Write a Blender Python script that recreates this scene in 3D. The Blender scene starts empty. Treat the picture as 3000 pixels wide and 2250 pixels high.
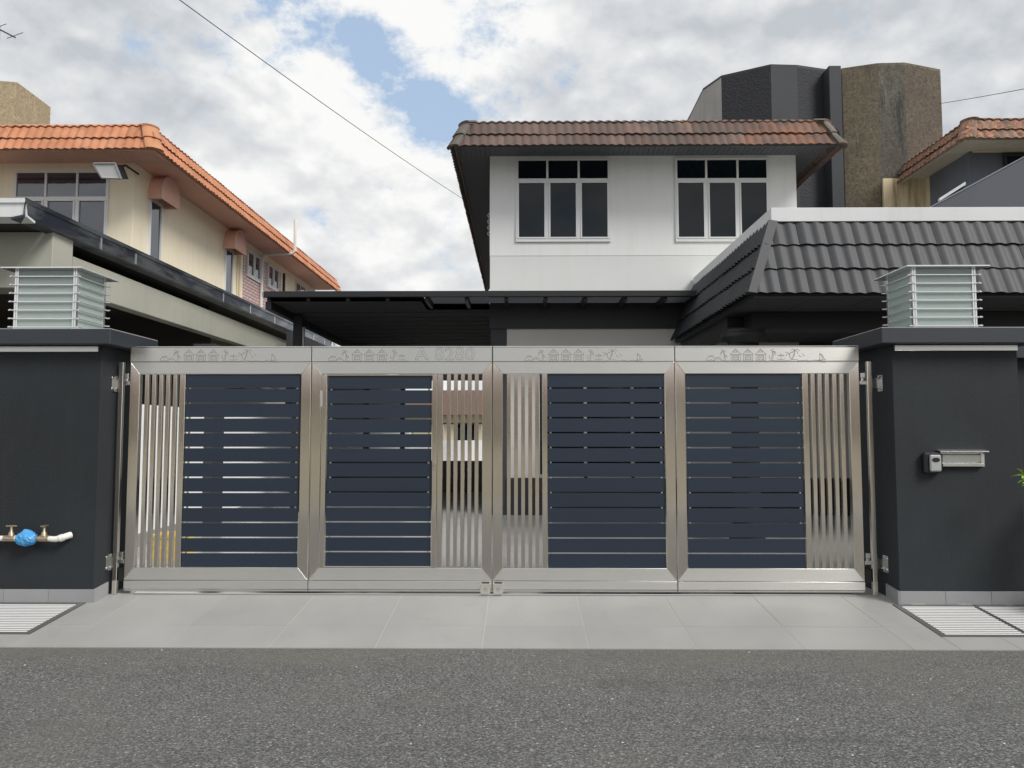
import bpy, bmesh, math, random
from mathutils import Vector, Matrix
R = math.radians
random.seed(7)
S = bpy.context.scene
COL = S.collection
# ------------------------------------------------------------------ camera
PITCH = math.atan(145/2250); YAW = math.atan(25/2250)
cd = bpy.data.cameras.new('camera'); cam = bpy.data.objects.new('camera', cd); COL.objects.link(cam)
cam.location = (0, -7.14, 1.476); cam.rotation_euler = (R(90)+PITCH, 0, YAW)
cd.lens = 27; cd.sensor_width = 36; cd.clip_start = .05; cd.clip_end = 900
S.camera = cam
# ------------------------------------------------------------------ colour management
S.view_settings.view_transform = 'Standard'; S.view_settings.look = 'None'
S.view_settings.exposure = 0.32; S.view_settings.gamma = 1
S.view_settings.use_curve_mapping = False
# ------------------------------------------------------------------ node helper
class NT:
    def __init__(s, tree): s.t = tree; s.n = tree.nodes; s.l = tree.links
    def add(s, typ, **kw):
        n = s.n.new(typ)
        for k, v in kw.items():
            if k.startswith('i_'):
                key = k[2:].replace('_', ' ')
                s.set(n, key, v)
            else: setattr(n, k, v)
        return n
    def set(s, n, key, v):
        sock = n.inputs[int(key)] if key.isdigit() else n.inputs[key]
        if isinstance(v, bpy.types.NodeSocket): s.l.new(v, sock)
        else: sock.default_value = v
    def math(s, op, a, b=None, c=None, clamp=False):
        n = s.n.new('ShaderNodeMath'); n.operation = op; n.use_clamp = clamp
        for i, v in enumerate((a, b, c)):
            if v is None: continue
            if isinstance(v, bpy.types.NodeSocket): s.l.new(v, n.inputs[i])
            else: n.inputs[i].default_value = v
        return n.outputs[0]
    def ramp(s, fac, stops, interp='LINEAR'):
        n = s.n.new('ShaderNodeValToRGB'); s.l.new(fac, n.inputs[0]); r = n.color_ramp; r.interpolation = interp
        while len(r.elements) < len(stops): r.elements.new(.5)
        for e, (p, c) in zip(r.elements, stops):
            e.position = p; e.color = (c[0], c[1], c[2], 1) if hasattr(c, '__len__') else (c, c, c, 1)
        return n.outputs[0]
    def mix(s, fac, a, b, mode='MIX'):
        n = s.n.new('ShaderNodeMix'); n.data_type = 'RGBA'; n.blend_type = mode
        for i, v in ((0, fac), (6, a), (7, b)):
            if isinstance(v, bpy.types.NodeSocket): s.l.new(v, n.inputs[i])
            else: n.inputs[i].default_value = v if i == 0 else (v[0], v[1], v[2], 1)
        return n.outputs[2]
    def noise(s, vec, scale, detail=4, rough=.55, dist=0.0):
        n = s.n.new('ShaderNodeTexNoise'); n.inputs['Scale'].default_value = scale
        n.inputs['Detail'].default_value = detail; n.inputs['Roughness'].default_value = rough
        n.inputs['Distortion'].default_value = dist
        if vec is not None: s.l.new(vec, n.inputs['Vector'])
        return n.outputs[0]
    def mapping(s, vec, scale=(1, 1, 1), loc=(0, 0, 0), rot=(0, 0, 0)):
        n = s.n.new('ShaderNodeMapping'); s.l.new(vec, n.inputs[0])
        n.inputs['Scale'].default_value = scale; n.inputs['Location'].default_value = loc
        n.inputs['Rotation'].default_value = rot
        return n.outputs[0]
# ------------------------------------------------------------------ world: Nishita sky behind broken cumulus cloud
SUN_EL, SUN_AZ = 43, 130       # the sun stands behind the camera, a little to the right
w = bpy.data.worlds.new('World'); S.world = w; w.use_nodes = True
try: w.cycles.sampling_method = 'MANUAL'; w.cycles.sample_map_resolution = 512
except Exception: pass
N = NT(w.node_tree); N.n.clear()
sky = N.add('ShaderNodeTexSky', sky_type='NISHITA'); sky.sun_disc = False
sky.sun_elevation = R(SUN_EL); sky.sun_rotation = R(SUN_AZ)
tc = N.add('ShaderNodeTexCoord'); D = tc.outputs['Generated']
def blob(direction, radius, soft):
    v = Vector(direction).normalized()
    dn = N.add('ShaderNodeVectorMath', operation='DISTANCE'); N.l.new(D, dn.inputs[0]); dn.inputs[1].default_value = v
    m = N.add('ShaderNodeMapRange', interpolation_type='SMOOTHSTEP'); N.l.new(dn.outputs['Value'], m.inputs[0])
    m.inputs[1].default_value = radius; m.inputs[2].default_value = radius+soft; m.inputs[3].default_value = 1; m.inputs[4].default_value = 0
    return m.outputs[0]
Dw = N.add('ShaderNodeVectorMath', operation='MULTIPLY'); N.l.new(D, Dw.inputs[0]); Dw.inputs[1].default_value = (1, 1, 1.45)
wob = N.add('ShaderNodeTexNoise'); N.l.new(Dw.outputs[0], wob.inputs['Vector']); wob.inputs['Scale'].default_value = 9; wob.inputs['Detail'].default_value = 3; wob.inputs['Roughness'].default_value = .6
wsc = N.add('ShaderNodeVectorMath', operation='SCALE'); N.l.new(wob.outputs['Color'], wsc.inputs[0]); wsc.inputs['Scale'].default_value = .075
wad = N.add('ShaderNodeVectorMath', operation='ADD'); N.l.new(Dw.outputs[0], wad.inputs[0]); N.l.new(wsc.outputs[0], wad.inputs[1])
def puffs(off, scale, detail):       # cauliflower billows: rounded cells inside rounded cells
    v = N.add('ShaderNodeTexVoronoi', feature='F1', normalize=True); v.inputs['Scale'].default_value = scale
    v.inputs['Detail'].default_value = detail; v.inputs['Roughness'].default_value = .58; v.inputs['Lacunarity'].default_value = 2.3
    N.l.new(N.mapping(wad.outputs[0], loc=off), v.inputs['Vector'])
    return N.math('SUBTRACT', 1.0, v.outputs['Distance'])
P1 = puffs((2.2, .7, 1.1), 5.5, 2); P2 = puffs((2.2, .7, 1.1-.030), 5.5, 2)
dv = Dw.outputs[0]
big = N.noise(N.mapping(dv, loc=(3.1, 1.7, .4)), 2.6, 1, .5)
fine = N.noise(N.mapping(dv, loc=(.6, 4.2, 1.9)), 11, 7, .66)
cov = N.math('ADD', N.math('MULTIPLY', big, .22), N.math('MULTIPLY', N.math('ADD', N.math('MULTIPLY', N.math('SUBTRACT', fine, .5), 1.5), .5), .48))
cov = N.math('ADD', cov, N.math('MULTIPLY', P1, .24))
holes = [((-0.204, 1, 0.527), 0.00, 0.070, 0.115), ((-0.171, 1, 0.466), 0.00, 0.078, 0.150), ((-0.116, 1, 0.421), 0.00, 0.080, 0.160), ((-0.10, 1, 0.428), 0.00, 0.06, 0.110), ((-0.251, 1, 0.556), 0.00, 0.050, 0.085), ((-0.302, 1, 0.571), 0.00, 0.040, 0.055), ((-0.233, 1, 0.303), 0.00, 0.10, 0.070), ((-0.269, 1, 0.262), 0.00, 0.050, 0.055), ((-0.169, 1, 0.257), 0.00, 0.10, 0.050), ((0.126, 1, 0.446), 0.00, 0.050, 0.050), ((-0.179, 1, 0.284), 0.00, 0.050, 0.050), ((.9, -.6, .8), .15, .35, .14), ((-1, -.3, .5), .1, .3, .12), ((-.1, -1, .7), .1, .3, .10)]
acc = None
for d, r, so, amt in holes:
    t_ = N.math('MULTIPLY', blob(d, r, so), amt*.86)
    acc = t_ if acc is None else N.math('ADD', acc, t_)
cov = N.math('SUBTRACT', cov, acc)
mask = N.ramp(cov, [(.33, 0), (.385, .45), (.44, .9), (.48, 1)])
# shading of the clouds: bright billow tops, grey undersides
relief = N.math('SUBTRACT', P1, P2)
sh = N.noise(N.mapping(dv, loc=(7.7, .3, 2.2)), 3.0, 2, .55)
sh2 = N.noise(N.mapping(dv, loc=(1.7, 5.3, .2)), 13, 6, .62)
shade = N.math('ADD', N.math('MULTIPLY', sh, .55), N.math('MULTIPLY', sh2, .45))
shade = N.math('ADD', N.math('MULTIPLY', N.math('SUBTRACT', shade, .5), 1.15), .50)
shade = N.math('ADD', shade, N.math('MULTIPLY', relief, .8))
shade = N.math('ADD', shade, N.math('MULTIPLY', N.math('SUBTRACT', P1, .62), .28))
grey = N.math('ADD', N.math('MULTIPLY', blob((-0.551, 1, 0.529), .08, .16), .17), N.math('MULTIPLY', blob((0.423, 1, 0.552), .15, .40), .15))
grey = N.math('ADD', grey, N.math('MULTIPLY', blob((-0.264, 1, 0.225), .0, .06), .12))
grey = N.math('ADD', grey, N.math('MULTIPLY', blob((0.057, 1, 0.465), .0, .14), .07))
white = N.math('ADD', N.math('MULTIPLY', blob((-0.263, 1, 0.429), .05, .2), .10), N.math('MULTIPLY', blob((-0.080, 1, 0.513), .02, .12), .12))
white = N.math('ADD', white, N.math('MULTIPLY', blob((-0.169, 1, 0.202), .02, .14), .07))
shade = N.math('ADD', N.math('SUBTRACT', shade, grey), white)
ccol = N.ramp(shade, [(.27, (.44, .465, .495)), (.40, (.545, .56, .58)), (.51, (.635, .643, .65)), (.64, (.775, .775, .765))])
bg1 = N.add('ShaderNodeBackground'); N.l.new(N.mix(.62, sky.outputs[0], (4.6, 5.9, 7.6)), bg1.inputs[0]); bg1.inputs[1].default_value = .10
bg2 = N.add('ShaderNodeBackground'); N.l.new(ccol, bg2.inputs[0]); bg2.inputs[1].default_value = 1.0
ms = N.add('ShaderNodeMixShader'); N.l.new(mask, ms.inputs[0]); N.l.new(bg1.outputs[0], ms.inputs[1]); N.l.new(bg2.outputs[0], ms.inputs[2])
wo = N.add('ShaderNodeOutputWorld'); N.l.new(ms.outputs[0], wo.inputs[0])
# ------------------------------------------------------------------ sun
sd = bpy.data.lights.new('sun', 'SUN'); so = bpy.data.objects.new('sun', sd); COL.objects.link(so)
sd.energy = 2.5; sd.angle = R(22); sd.color = (1, .965, .91)
az = R(SUN_AZ)
dirv = Vector((math.sin(az)*math.cos(R(SUN_EL)), math.cos(az)*math.cos(R(SUN_EL)), math.sin(R(SUN_EL))))
so.rotation_euler = dirv.to_track_quat('Z', 'Y').to_euler(); so.location = (0, -10, 20)

# ------------------------------------------------------------------ measuring helper: where the line of sight through a photo point meets a plane
CO, SI, CY, SY = math.cos(PITCH), math.sin(PITCH), math.cos(YAW), math.sin(YAW)
def ray(px, py):
    u = (px-1500)/2250; v = (1125-py)/2250
    y = CO-v*SI; z = SI+v*CO
    return u*CY-y*SY, u*SY+y*CY, z
def PY(px, py, Y):
    r = ray(px, py); t = (Y+7.14)/r[1]; return r[0]*t, 1.476+r[2]*t
def PX(px, py, X):
    r = ray(px, py); t = X/r[0]; return -7.14+r[1]*t, 1.476+r[2]*t

# ================================================================== materials
MATS = {}
def mat(name, col, rough=.6, metal=0, build=None, **kw):
    m = bpy.data.materials.new(name); m.use_nodes = True; n = NT(m.node_tree)
    b = m.node_tree.nodes['Principled BSDF']
    b.inputs['Base Color'].default_value = (*col, 1); b.inputs['Roughness'].default_value = rough; b.inputs['Metallic'].default_value = metal
    for k, v in kw.items(): b.inputs[k.replace('_', ' ')].default_value = v
    if build:
        build(n, b)
    MATS[name] = m; return m
def pos(n): return n.add('ShaderNodeNewGeometry').outputs['Position']
def bump(n, b, h, strength=.3, dist=.01):
    bn = n.add('ShaderNodeBump'); bn.inputs['Strength'].default_value = strength; bn.inputs['Distance'].default_value = dist
    n.l.new(h, bn.inputs['Height']); n.l.new(bn.outputs[0], b.inputs['Normal'])
def wall_b(c, var=.1, fine=260, stren=.25, streak=.0, dist=.004, dirt=(.3, .28, .24)):
    def f(n, b):
        p = pos(n)
        a = n.noise(p, .9, 6, .6)
        col = n.mix(1, tuple(x*(1-var) for x in c), tuple(min(1, x*(1+var)) for x in c))
        mx = n.mix(n.ramp(a, [(.3, 0), (.7, 1)]), tuple(x*(1-var) for x in c), tuple(min(1, x*(1+var)) for x in c))
        if streak:
            s_ = n.noise(n.mapping(p, scale=(5, 5, .35)), 1.6, 7, .65)
            f2 = n.ramp(s_, [(.5, 0), (.72, streak)])
            mx = n.mix(f2, mx, dirt)
        n.l.new(mx, b.inputs['Base Color'])
        h = n.noise(p, fine, 3, .6)
        bump(n, b, h, stren, dist)
    return f
def steel_b(vertical, c=(.88, .835, .755), r0=.17):
    def f(n, b):
        p = pos(n)
        sc = (240, 240, 2.2) if vertical else (2.2, 240, 300)
        s_ = n.noise(n.mapping(p, scale=sc), 1, 5, .6)
        cl = n.noise(n.mapping(p, scale=(2.5, 2.5, 1.4)), 1, 5, .6)
        k = n.math('ADD', n.math('MULTIPLY', s_, .5), n.math('MULTIPLY', cl, .5))
        n.l.new(n.mix(n.ramp(k, [(.3, 0), (.7, 1)]), tuple(x*.95 for x in c), tuple(min(1, x*1.05) for x in c)), b.inputs['Base Color'])
        n.l.new(n.ramp(s_, [(.3, r0-.02), (.7, r0+.03)]), b.inputs['Roughness'])
        b.inputs['Anisotropic'].default_value = .82
        tg = n.add('ShaderNodeTangent', direction_type='RADIAL', axis='Z'); n.l.new(tg.outputs[0], b.inputs['Tangent'])
        b.inputs['Anisotropic Rotation'].default_value = 0 if vertical else .25
        bump(n, b, n.noise(p, .9, 2, .5), .06, .03)
    return f
mat('steel_vertical', (.6, .57, .53), .3, 1, steel_b(True))
mat('steel_horizontal', (.64, .63, .60), .3, 1, steel_b(False, (.78, .77, .735), .34))
mat('steel_polished', (.72, .72, .70), .18, 1)
mat('steel_grate', (.80, .80, .80), .45, .15)
mat('frame_dark_steel', (.22, .215, .21), .4, .6)
mat('engraving_dark', (.20, .20, .20), .6, .2)
mat('engraving', (.30, .29, .28), .6, .2)
mat('gap_black', (.008, .008, .009), .8)
def slat_b(n, b):
    p = pos(n)
    oi = n.add('ShaderNodeObjectInfo').outputs['Random']
    a = n.noise(n.mapping(p, scale=(.6, 1, 6)), 1.2, 5, .6)
    k = n.math('ADD', n.math('MULTIPLY', a, .7), n.math('MULTIPLY', oi, .3))
    n.l.new(n.mix(k, (.011, .020, .036), (.018, .029, .047)), b.inputs['Base Color'])
    bump(n, b, n.noise(n.mapping(p, scale=(3, 200, 200)), 1, 3, .6), .08, .002)
mat('slat_slate_blue', (.034, .043, .062), .42, 0, slat_b)
mat('paint_charcoal', (.026, .030, .034), .8, 0, wall_b((.0135, .0175, .0215), .25, 130, .55, .10, .006, (.045, .047, .048)))
mat('paint_charcoal_cap', (.035, .037, .045), .5, 0, wall_b((.026, .031, .039), .12, 160, .3))
mat('paint_black_metal', (.010, .011, .013), .5, 0)
mat('canopy_sheet', (.009, .010, .012), .7, 0)
def poly_b(n, b):
    out = [x for x in n.n if x.type == 'OUTPUT_MATERIAL'][0]
    tr = n.add('ShaderNodeBsdfTranslucent'); tr.inputs[0].default_value = (.22, .225, .24, 1)
    ms = n.add('ShaderNodeMixShader'); ms.inputs[0].default_value = .8
    n.l.new(b.outputs[0], ms.inputs[1]); n.l.new(tr.outputs[0], ms.inputs[2]); n.l.new(ms.outputs[0], out.inputs[0])
mat('smoked_polycarbonate', (.05, .052, .056), .35, 0, poly_b)
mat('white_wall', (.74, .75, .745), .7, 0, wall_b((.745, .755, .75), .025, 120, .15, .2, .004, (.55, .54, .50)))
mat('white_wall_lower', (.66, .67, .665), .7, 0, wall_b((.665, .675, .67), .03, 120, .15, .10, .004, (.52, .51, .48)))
mat('white_plain', (.86, .86, .86), .6, 0)
mat('white_fascia', (.62, .63, .64), .5, 0, wall_b((.62, .63, .64), .06, 60, .1, .25, .003, (.45, .45, .44)))
mat('white_frame', (.70, .71, .71), .38, 0)
mat('shaded_ground_wall', (.50, .49, .47), .7, 0, wall_b((.50, .49, .47), .05))  # white ground floor wall, its shadow put into the grey
mat('dark_plinth', (.03, .03, .032), .35)
def glass_b(n, b):
    p = pos(n)
    bump(n, b, n.noise(p, 1.1, 2, .5), .05, .05)
mat('dark_glass', (.004, .008, .012), .04, 0, glass_b, IOR=1.40)
mat('tinted_glass', (.025, .032, .05), .05, 0, glass_b, IOR=2.1)
mat('mirror_glass', (.25, .28, .31), .03, .75, glass_b)
mat('cream_wall', (.70, .60, .42), .75, 0, wall_b((.88, .79, .61), .04, 90, .2, .22, .004, (.58, .52, .40)))
mat('cream_plain', (.66, .58, .42), .7, 0)
mat('stained_cream', (.5, .42, .26), .8, 0, wall_b((.60, .50, .32), .15, 60, .3, 1.0, .004, (.20, .12, .05)))
mat('salmon_paint', (.64, .35, .27), .65, 0, wall_b((.78, .46, .37), .08, 90, .15, .1, .004, (.42, .22, .17)))
mat('salmon_trim', (.75, .52, .45), .6, 0)
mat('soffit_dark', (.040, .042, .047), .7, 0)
mat('soffit_grey', (.12, .125, .135), .7, 0)
mat('soffit_cream', (.60, .56, .48), .7, 0, wall_b((.60, .56, .48), .06, 60, .1, .3, .004, (.4, .35, .27)))
mat('blue_grey_paint', (.15, .17, .21), .6, 0, wall_b((.145, .165, .205), .12, 50, .2, .2, .004, (.05, .06, .08)))
mat('porch_paint_dark', (.05, .055, .07), .6, 0, wall_b((.048, .054, .070), .12, 90, .25))
mat('green_grey_concrete', (.30, .30, .25), .8, 0, wall_b((.38, .38, .325), .08, 40, .2, .25, .004, (.26, .26, .2)))
mat('pale_concrete', (.50, .50, .47), .8, 0, wall_b((.50, .50, .475), .06, 60, .2, .2))
mat('dark_interior', (.035, .033, .030), .8)
def tile_b(base, var, warm, warmamt=.0, dirt=(.05, .045, .04), dirtamt=.4, right_rust=False, vein=False):
    def f(n, b):
        p = pos(n); oi = n.add('ShaderNodeObjectInfo').outputs['Random']
        c1 = tuple(x*(1-var) for x in base); c2 = tuple(x*(1+var) for x in base)
        col = n.mix(oi, c1, c2)
        a = n.noise(p, 3.5, 8, .65, .3)
        col = n.mix(n.ramp(a, [(.42, 0), (.66, dirtamt)]), col, dirt)
        w_ = n.noise(n.mapping(p, loc=(4, 2, 9)), 2.2, 6, .7, .4)
        fac = n.ramp(w_, [(.50, 0), (.64, warmamt)])
        if right_rust:
            sx = n.add('ShaderNodeSeparateXYZ'); n.l.new(p, sx.inputs[0])
            g = n.add('ShaderNodeMapRange'); n.l.new(sx.outputs[0], g.inputs[0])
            g.inputs[1].default_value = .5; g.inputs[2].default_value = 5.2; g.inputs[3].default_value = .0; g.inputs[4].default_value = .24
            fac = n.ramp(n.math('ADD', w_, g.outputs[0]), [(.66, 0), (.86, .65)])
        if vein:
            v = n.noise(n.mapping(p, loc=(1, 7, 3)), 5, 3, .6, 1.5)
            vv = n.math('ABSOLUTE', n.math('SUBTRACT', v, .5))
            fac = n.ramp(vv, [(.0, .9), (.02, .6), (.045, .03)])
        col = n.mix(fac, col, warm)
        f3 = n.noise(p, 70, 4, .7)
        col = n.mix(n.math('MULTIPLY', f3, .35), col, tuple(x*.45 for x in base))
        n.l.new(col, b.inputs['Base Color'])
        bump(n, b, n.noise(p, 90, 4, .6), .4, .004)
    return f
mat('tile_weathered', (.13, .085, .07), .85, 0, tile_b((.150, .098, .082), .30, (.32, .13, .06), .3, (.085, .080, .072), .7, right_rust=True))
mat('tile_weathered_hip', (.15, .135, .115), .9, 0, tile_b((.155, .135, .115), .15, (.30, .15, .08), .3, (.08, .078, .068), .7))
mat('tile_terracotta', (.52, .22, .10), .75, 0, tile_b((.53, .225, .115), .14, (.64, .33, .20), .5, (.30, .10, .05), .45))
mat('tile_terracotta_hip', (.55, .25, .12), .8, 0, tile_b((.52, .24, .12), .10, (.62, .34, .18), .5, (.34, .16, .09), .4))
mat('tile_rusty', (.25, .12, .08), .85, 0, tile_b((.17, .115, .085), .35, (.56, .23, .12), .8, (.09, .08, .065), .8, vein=True))
mat('tile_black', (.045, .047, .052), .55, 0, tile_b((.022, .025, .031), .18, (.038, .040, .043), .5, (.022, .022, .026), .5))
mat('tile_black_hip', (.026, .028, .033), .6, 0)
def tower_b(base, spots, warm, sc=1.0, streak=.6):
    def f(n, b):
        p = pos(n)
        a = n.noise(p, 17, 12, .82)
        m_ = n.noise(p, 1.4, 9, .75)
        col = n.mix(n.ramp(a, [(.38, 0), (.64, 1)]), tuple(x*.42 for x in base), tuple(x*1.65 for x in base))
        col = n.mix(n.ramp(m_, [(.40, 0), (.65, .7)]), col, warm)
        st = n.noise(n.mapping(p, scale=(2.6, 2.6, .30)), 1, 10, .8, .3)
        col = n.mix(n.ramp(st, [(.54, 0), (.62, streak*.9)]), col, spots)
        st2 = n.noise(n.mapping(p, scale=(4.5, 4.5, .45), loc=(3, 1, 8)), 1, 12, .85, .4)
        col = n.mix(n.ramp(st2, [(.575, 0), (.63, streak*.75)]), col, tuple(min(1, x*2.4) for x in base))
        n.l.new(col, b.inputs['Base Color'])
        bump(n, b, a, .7, .02)
    return f
mat('tower_brown', (.12, .095, .06), .95, 0, tower_b((.155, .132, .092), (.055, .056, .052), (.11, .092, .066), 1, .7))
mat('tower_brown_dark', (.07, .06, .05), .95, 0, tower_b((.105, .100, .084), (.030, .032, .032), (.075, .066, .052), 1, .9))
mat('tower_brown_plain', (.07, .06, .05), .95, 0, tower_b((.115, .094, .072), (.07, .058, .047), (.075, .060, .048), 1, .3))
mat('tower_buff', (.36, .31, .21), .9, 0, tower_b((.34, .29, .195), (.25, .21, .14), (.30, .26, .17), 1, .5))
mat('tower_black', (.022, .024, .028), .75, 0, wall_b((.020, .022, .028), .2, 24, .9, 0, .025))
mat('tower_black_smooth', (.030, .033, .041), .7, 0, wall_b((.030, .033, .041), .15, 20, .3))
mat('tower_grey', (.33, .33, .32), .9, 0, wall_b((.35, .35, .34), .15, 30, .3, .5, .01, (.16, .16, .155)))
def floor_b(c, rough, clear=False, mottle=.06):
    def f(n, b):
        p = pos(n); oi = n.add('ShaderNodeObjectInfo').outputs['Random']
        a = n.noise(p, 1.6, 3, .5); f_ = n.noise(p, 120, 4, .7)
        k = n.math('ADD', n.math('MULTIPLY', a, .75), n.math('MULTIPLY', f_, .10)); k = n.math('ADD', k, n.math('MULTIPLY', oi, .15))
        col = n.mix(n.ramp(k, [(.35, 0), (.65, 1)]), tuple(x*(1-mottle) for x in c), tuple(x*(1+mottle) for x in c))
        sm = n.noise(n.mapping(p, loc=(5, 5, 1)), 5, 4, .6, .4)
        col = n.mix(n.ramp(sm, [(.60, 0), (.74, .16)]), col, tuple(x*.7 for x in c))
        ty = n.noise(n.mapping(p, scale=(2.6, .35, 1), loc=(1, 2, 0)), 1.6, 8, .7)
        col = n.mix(n.ramp(ty, [(.52, 0), (.72, .22)]), col, tuple(x*.72 for x in c))
        n.l.new(col, b.inputs['Base Color'])
        n.l.new(n.ramp(a, [(.3, rough-.01), (.7, rough+.02)]), b.inputs['Roughness'])
        
    return f
mat('porcelain_grey', (.33, .33, .325), .5, 0, floor_b((.305, .305, .298), .5))
mat('porcelain_gloss', (.24, .24, .24), .22, 0, floor_b((.37, .37, .36), .20))
mat('skirting_grey', (.27, .27, .275), .5, 0, floor_b((.27, .272, .280), .5))
mat('grout_pale', (.46, .46, .445), .9)
mat('concrete_kerb', (.28, .28, .26), .9, 0, wall_b((.28, .28, .26), .15, 60, .4))
def asphalt_b(n, b):
    p = pos(n)
    v = n.add('ShaderNodeTexVoronoi', feature='F1'); v.inputs['Scale'].default_value = 115; n.l.new(p, v.inputs['Vector'])
    v2 = n.add('ShaderNodeTexVoronoi', feature='F1'); v2.inputs['Scale'].default_value = 48; n.l.new(n.mapping(p, loc=(3, 3, 3)), v2.inputs['Vector'])
    g = n.noise(p, 60, 8, .75)
    big = n.noise(p, .55, 6, .6, .3)
    mid = n.noise(n.mapping(p, loc=(9, 3, 1), scale=(.7, 1.3, 1)), 1.9, 10, .78)
    sep = n.add('ShaderNodeSeparateColor'); n.l.new(v.outputs['Color'], sep.inputs[0])
    stone = n.ramp(sep.outputs[0], [(.0, (.070, .070, .070)), (.40, (.155, .155, .152)), (.80, (.275, .273, .264)), (.982, (.34, .338, .33)), (.994, (.6, .59, .56))], 'LINEAR')
    col = n.mix(n.ramp(g, [(.42, .0), (.60, .8)]), stone, (.034, .034, .035))
    col = n.mix(n.ramp(big, [(.45, 0), (.70, .5)]), col, (.165, .163, .15))
    col = n.mix(n.ramp(mid, [(.52, 0), (.68, .45)]), col, (.050, .050, .051))
    sx = n.add('ShaderNodeSeparateXYZ'); n.l.new(p, sx.inputs[0])
    edge = n.add('ShaderNodeMapRange'); n.l.new(sx.outputs[1], edge.inputs[0]); edge.inputs[1].default_value = -2.1; edge.inputs[2].default_value = -1.35; edge.inputs[3].default_value = 0; edge.inputs[4].default_value = .30
    dust = n.ramp(n.math('ADD', n.noise(n.mapping(p, scale=(.6, 1.6, 1), loc=(2, 5, 0)), 1.3, 8, .7), edge.outputs[0]), [(.58, 0), (.80, .55)])
    col = n.mix(dust, col, (.150, .147, .128))
    n.l.new(col, b.inputs['Base Color'])
    h = n.math('ADD', n.math('MULTIPLY', g, 1.1), n.math('ADD', n.math('MULTIPLY', v.outputs['Distance'], -.5), n.math('MULTIPLY', v2.outputs['Distance'], -.5)))
    bump(n, b, h, 1.0, .012)
mat('asphalt', (.07, .07, .07), .85, 0, asphalt_b)
mat('earth', (.16, .14, .10), .95, 0, wall_b((.15, .14, .10), .2, 30, .5))
def frost_b(n, b):
    out = [x for x in n.n if x.type == 'OUTPUT_MATERIAL'][0]
    p = pos(n)
    tr = n.add('ShaderNodeBsdfTranslucent'); tr.inputs[0].default_value = (.72, .80, .775, 1)
    tp = n.add('ShaderNodeBsdfTransparent'); tp.inputs[0].default_value = (.80, .88, .86, 1)
    m1 = n.add('ShaderNodeMixShader'); m1.inputs[0].default_value = .5
    n.l.new(b.outputs[0], m1.inputs[1]); n.l.new(tr.outputs[0], m1.inputs[2])
    m2 = n.add('ShaderNodeMixShader'); m2.inputs[0].default_value = .10
    n.l.new(m1.outputs[0], m2.inputs[1]); n.l.new(tp.outputs[0], m2.inputs[2]); n.l.new(m2.outputs[0], out.inputs[0])
mat('frosted_glass', (.60, .66, .645), .3, 0, frost_b)
mat('aluminium_frame', (.80, .81, .82), .22, .9)
mat('bulb_white', (.85, .85, .82), .4)
mat('pvc_white', (.72, .71, .68), .4, 0, wall_b((.72, .71, .67), .05, 60, .1, .35, .003, (.40, .34, .26)))
mat('brass_old', (.36, .29, .20), .45, .8, wall_b((.40, .33, .23), .25, 60, .3))
mat('blue_plastic', (.06, .30, .62), .35, 0, wall_b((.065, .31, .64), .15, 12, .9, .2, .01, (.30, .55, .75)))
mat('letter_steel', (.70, .70, .68), .32, .85)
mat('grey_metal_paint', (.42, .43, .43), .4, .3)
mat('black_plastic', (.012, .012, .014), .4)
mat('yellow_plastic', (.85, .62, .16), .45)
def gut_b(n, b):
    p = pos(n)
    a = n.noise(n.mapping(p, scale=(1, .8, 5)), 1.3, 6, .6, .5)
    n.l.new(n.mix(n.ramp(a, [(.45, 0), (.6, 1)]), (.05, .06, .085), (.20, .22, .24)), b.inputs['Base Color'])
mat('gutter_steel', (.07, .08, .1), .2, .8, gut_b)
mat('cable_black', (.02, .02, .02), .6)
mat('leaf_green', (.30, .46, .07), .5, 0)
mat('leaf_dark', (.045, .09, .03), .6, 0)
mat('terracotta_pot', (.10, .10, .10), .7)
mat('bark', (.10, .08, .06), .9)
def pinktile_b(n, b):
    p = pos(n); sx = n.add('ShaderNodeSeparateXYZ'); n.l.new(p, sx.inputs[0])
    cb = n.add('ShaderNodeCombineXYZ'); n.l.new(sx.outputs[1], cb.inputs[0]); n.l.new(sx.outputs[2], cb.inputs[1])
    br = n.add('ShaderNodeTexBrick'); n.l.new(cb.outputs[0], br.inputs[0]); br.inputs['Scale'].default_value = 1
    br.inputs['Brick Width'].default_value = .26; br.inputs['Row Height'].default_value = .085; br.inputs['Mortar Size'].default_value = .012
    br.inputs['Color1'].default_value = (.60, .40, .40, 1); br.inputs['Color2'].default_value = (.66, .48, .44, 1); br.inputs['Mortar'].default_value = (.20, .12, .12, 1)
    n.l.new(br.outputs[0], b.inputs['Base Color']); bump(n, b, br.outputs['Fac'], -.5, .01)
mat('pink_wall_tiles', (.6, .42, .4), .5, 0, pinktile_b)
mat('opposite_wall', (.68, .61, .50), .8)
mat('opposite_roof', (.12, .07, .055), .85)

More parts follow.
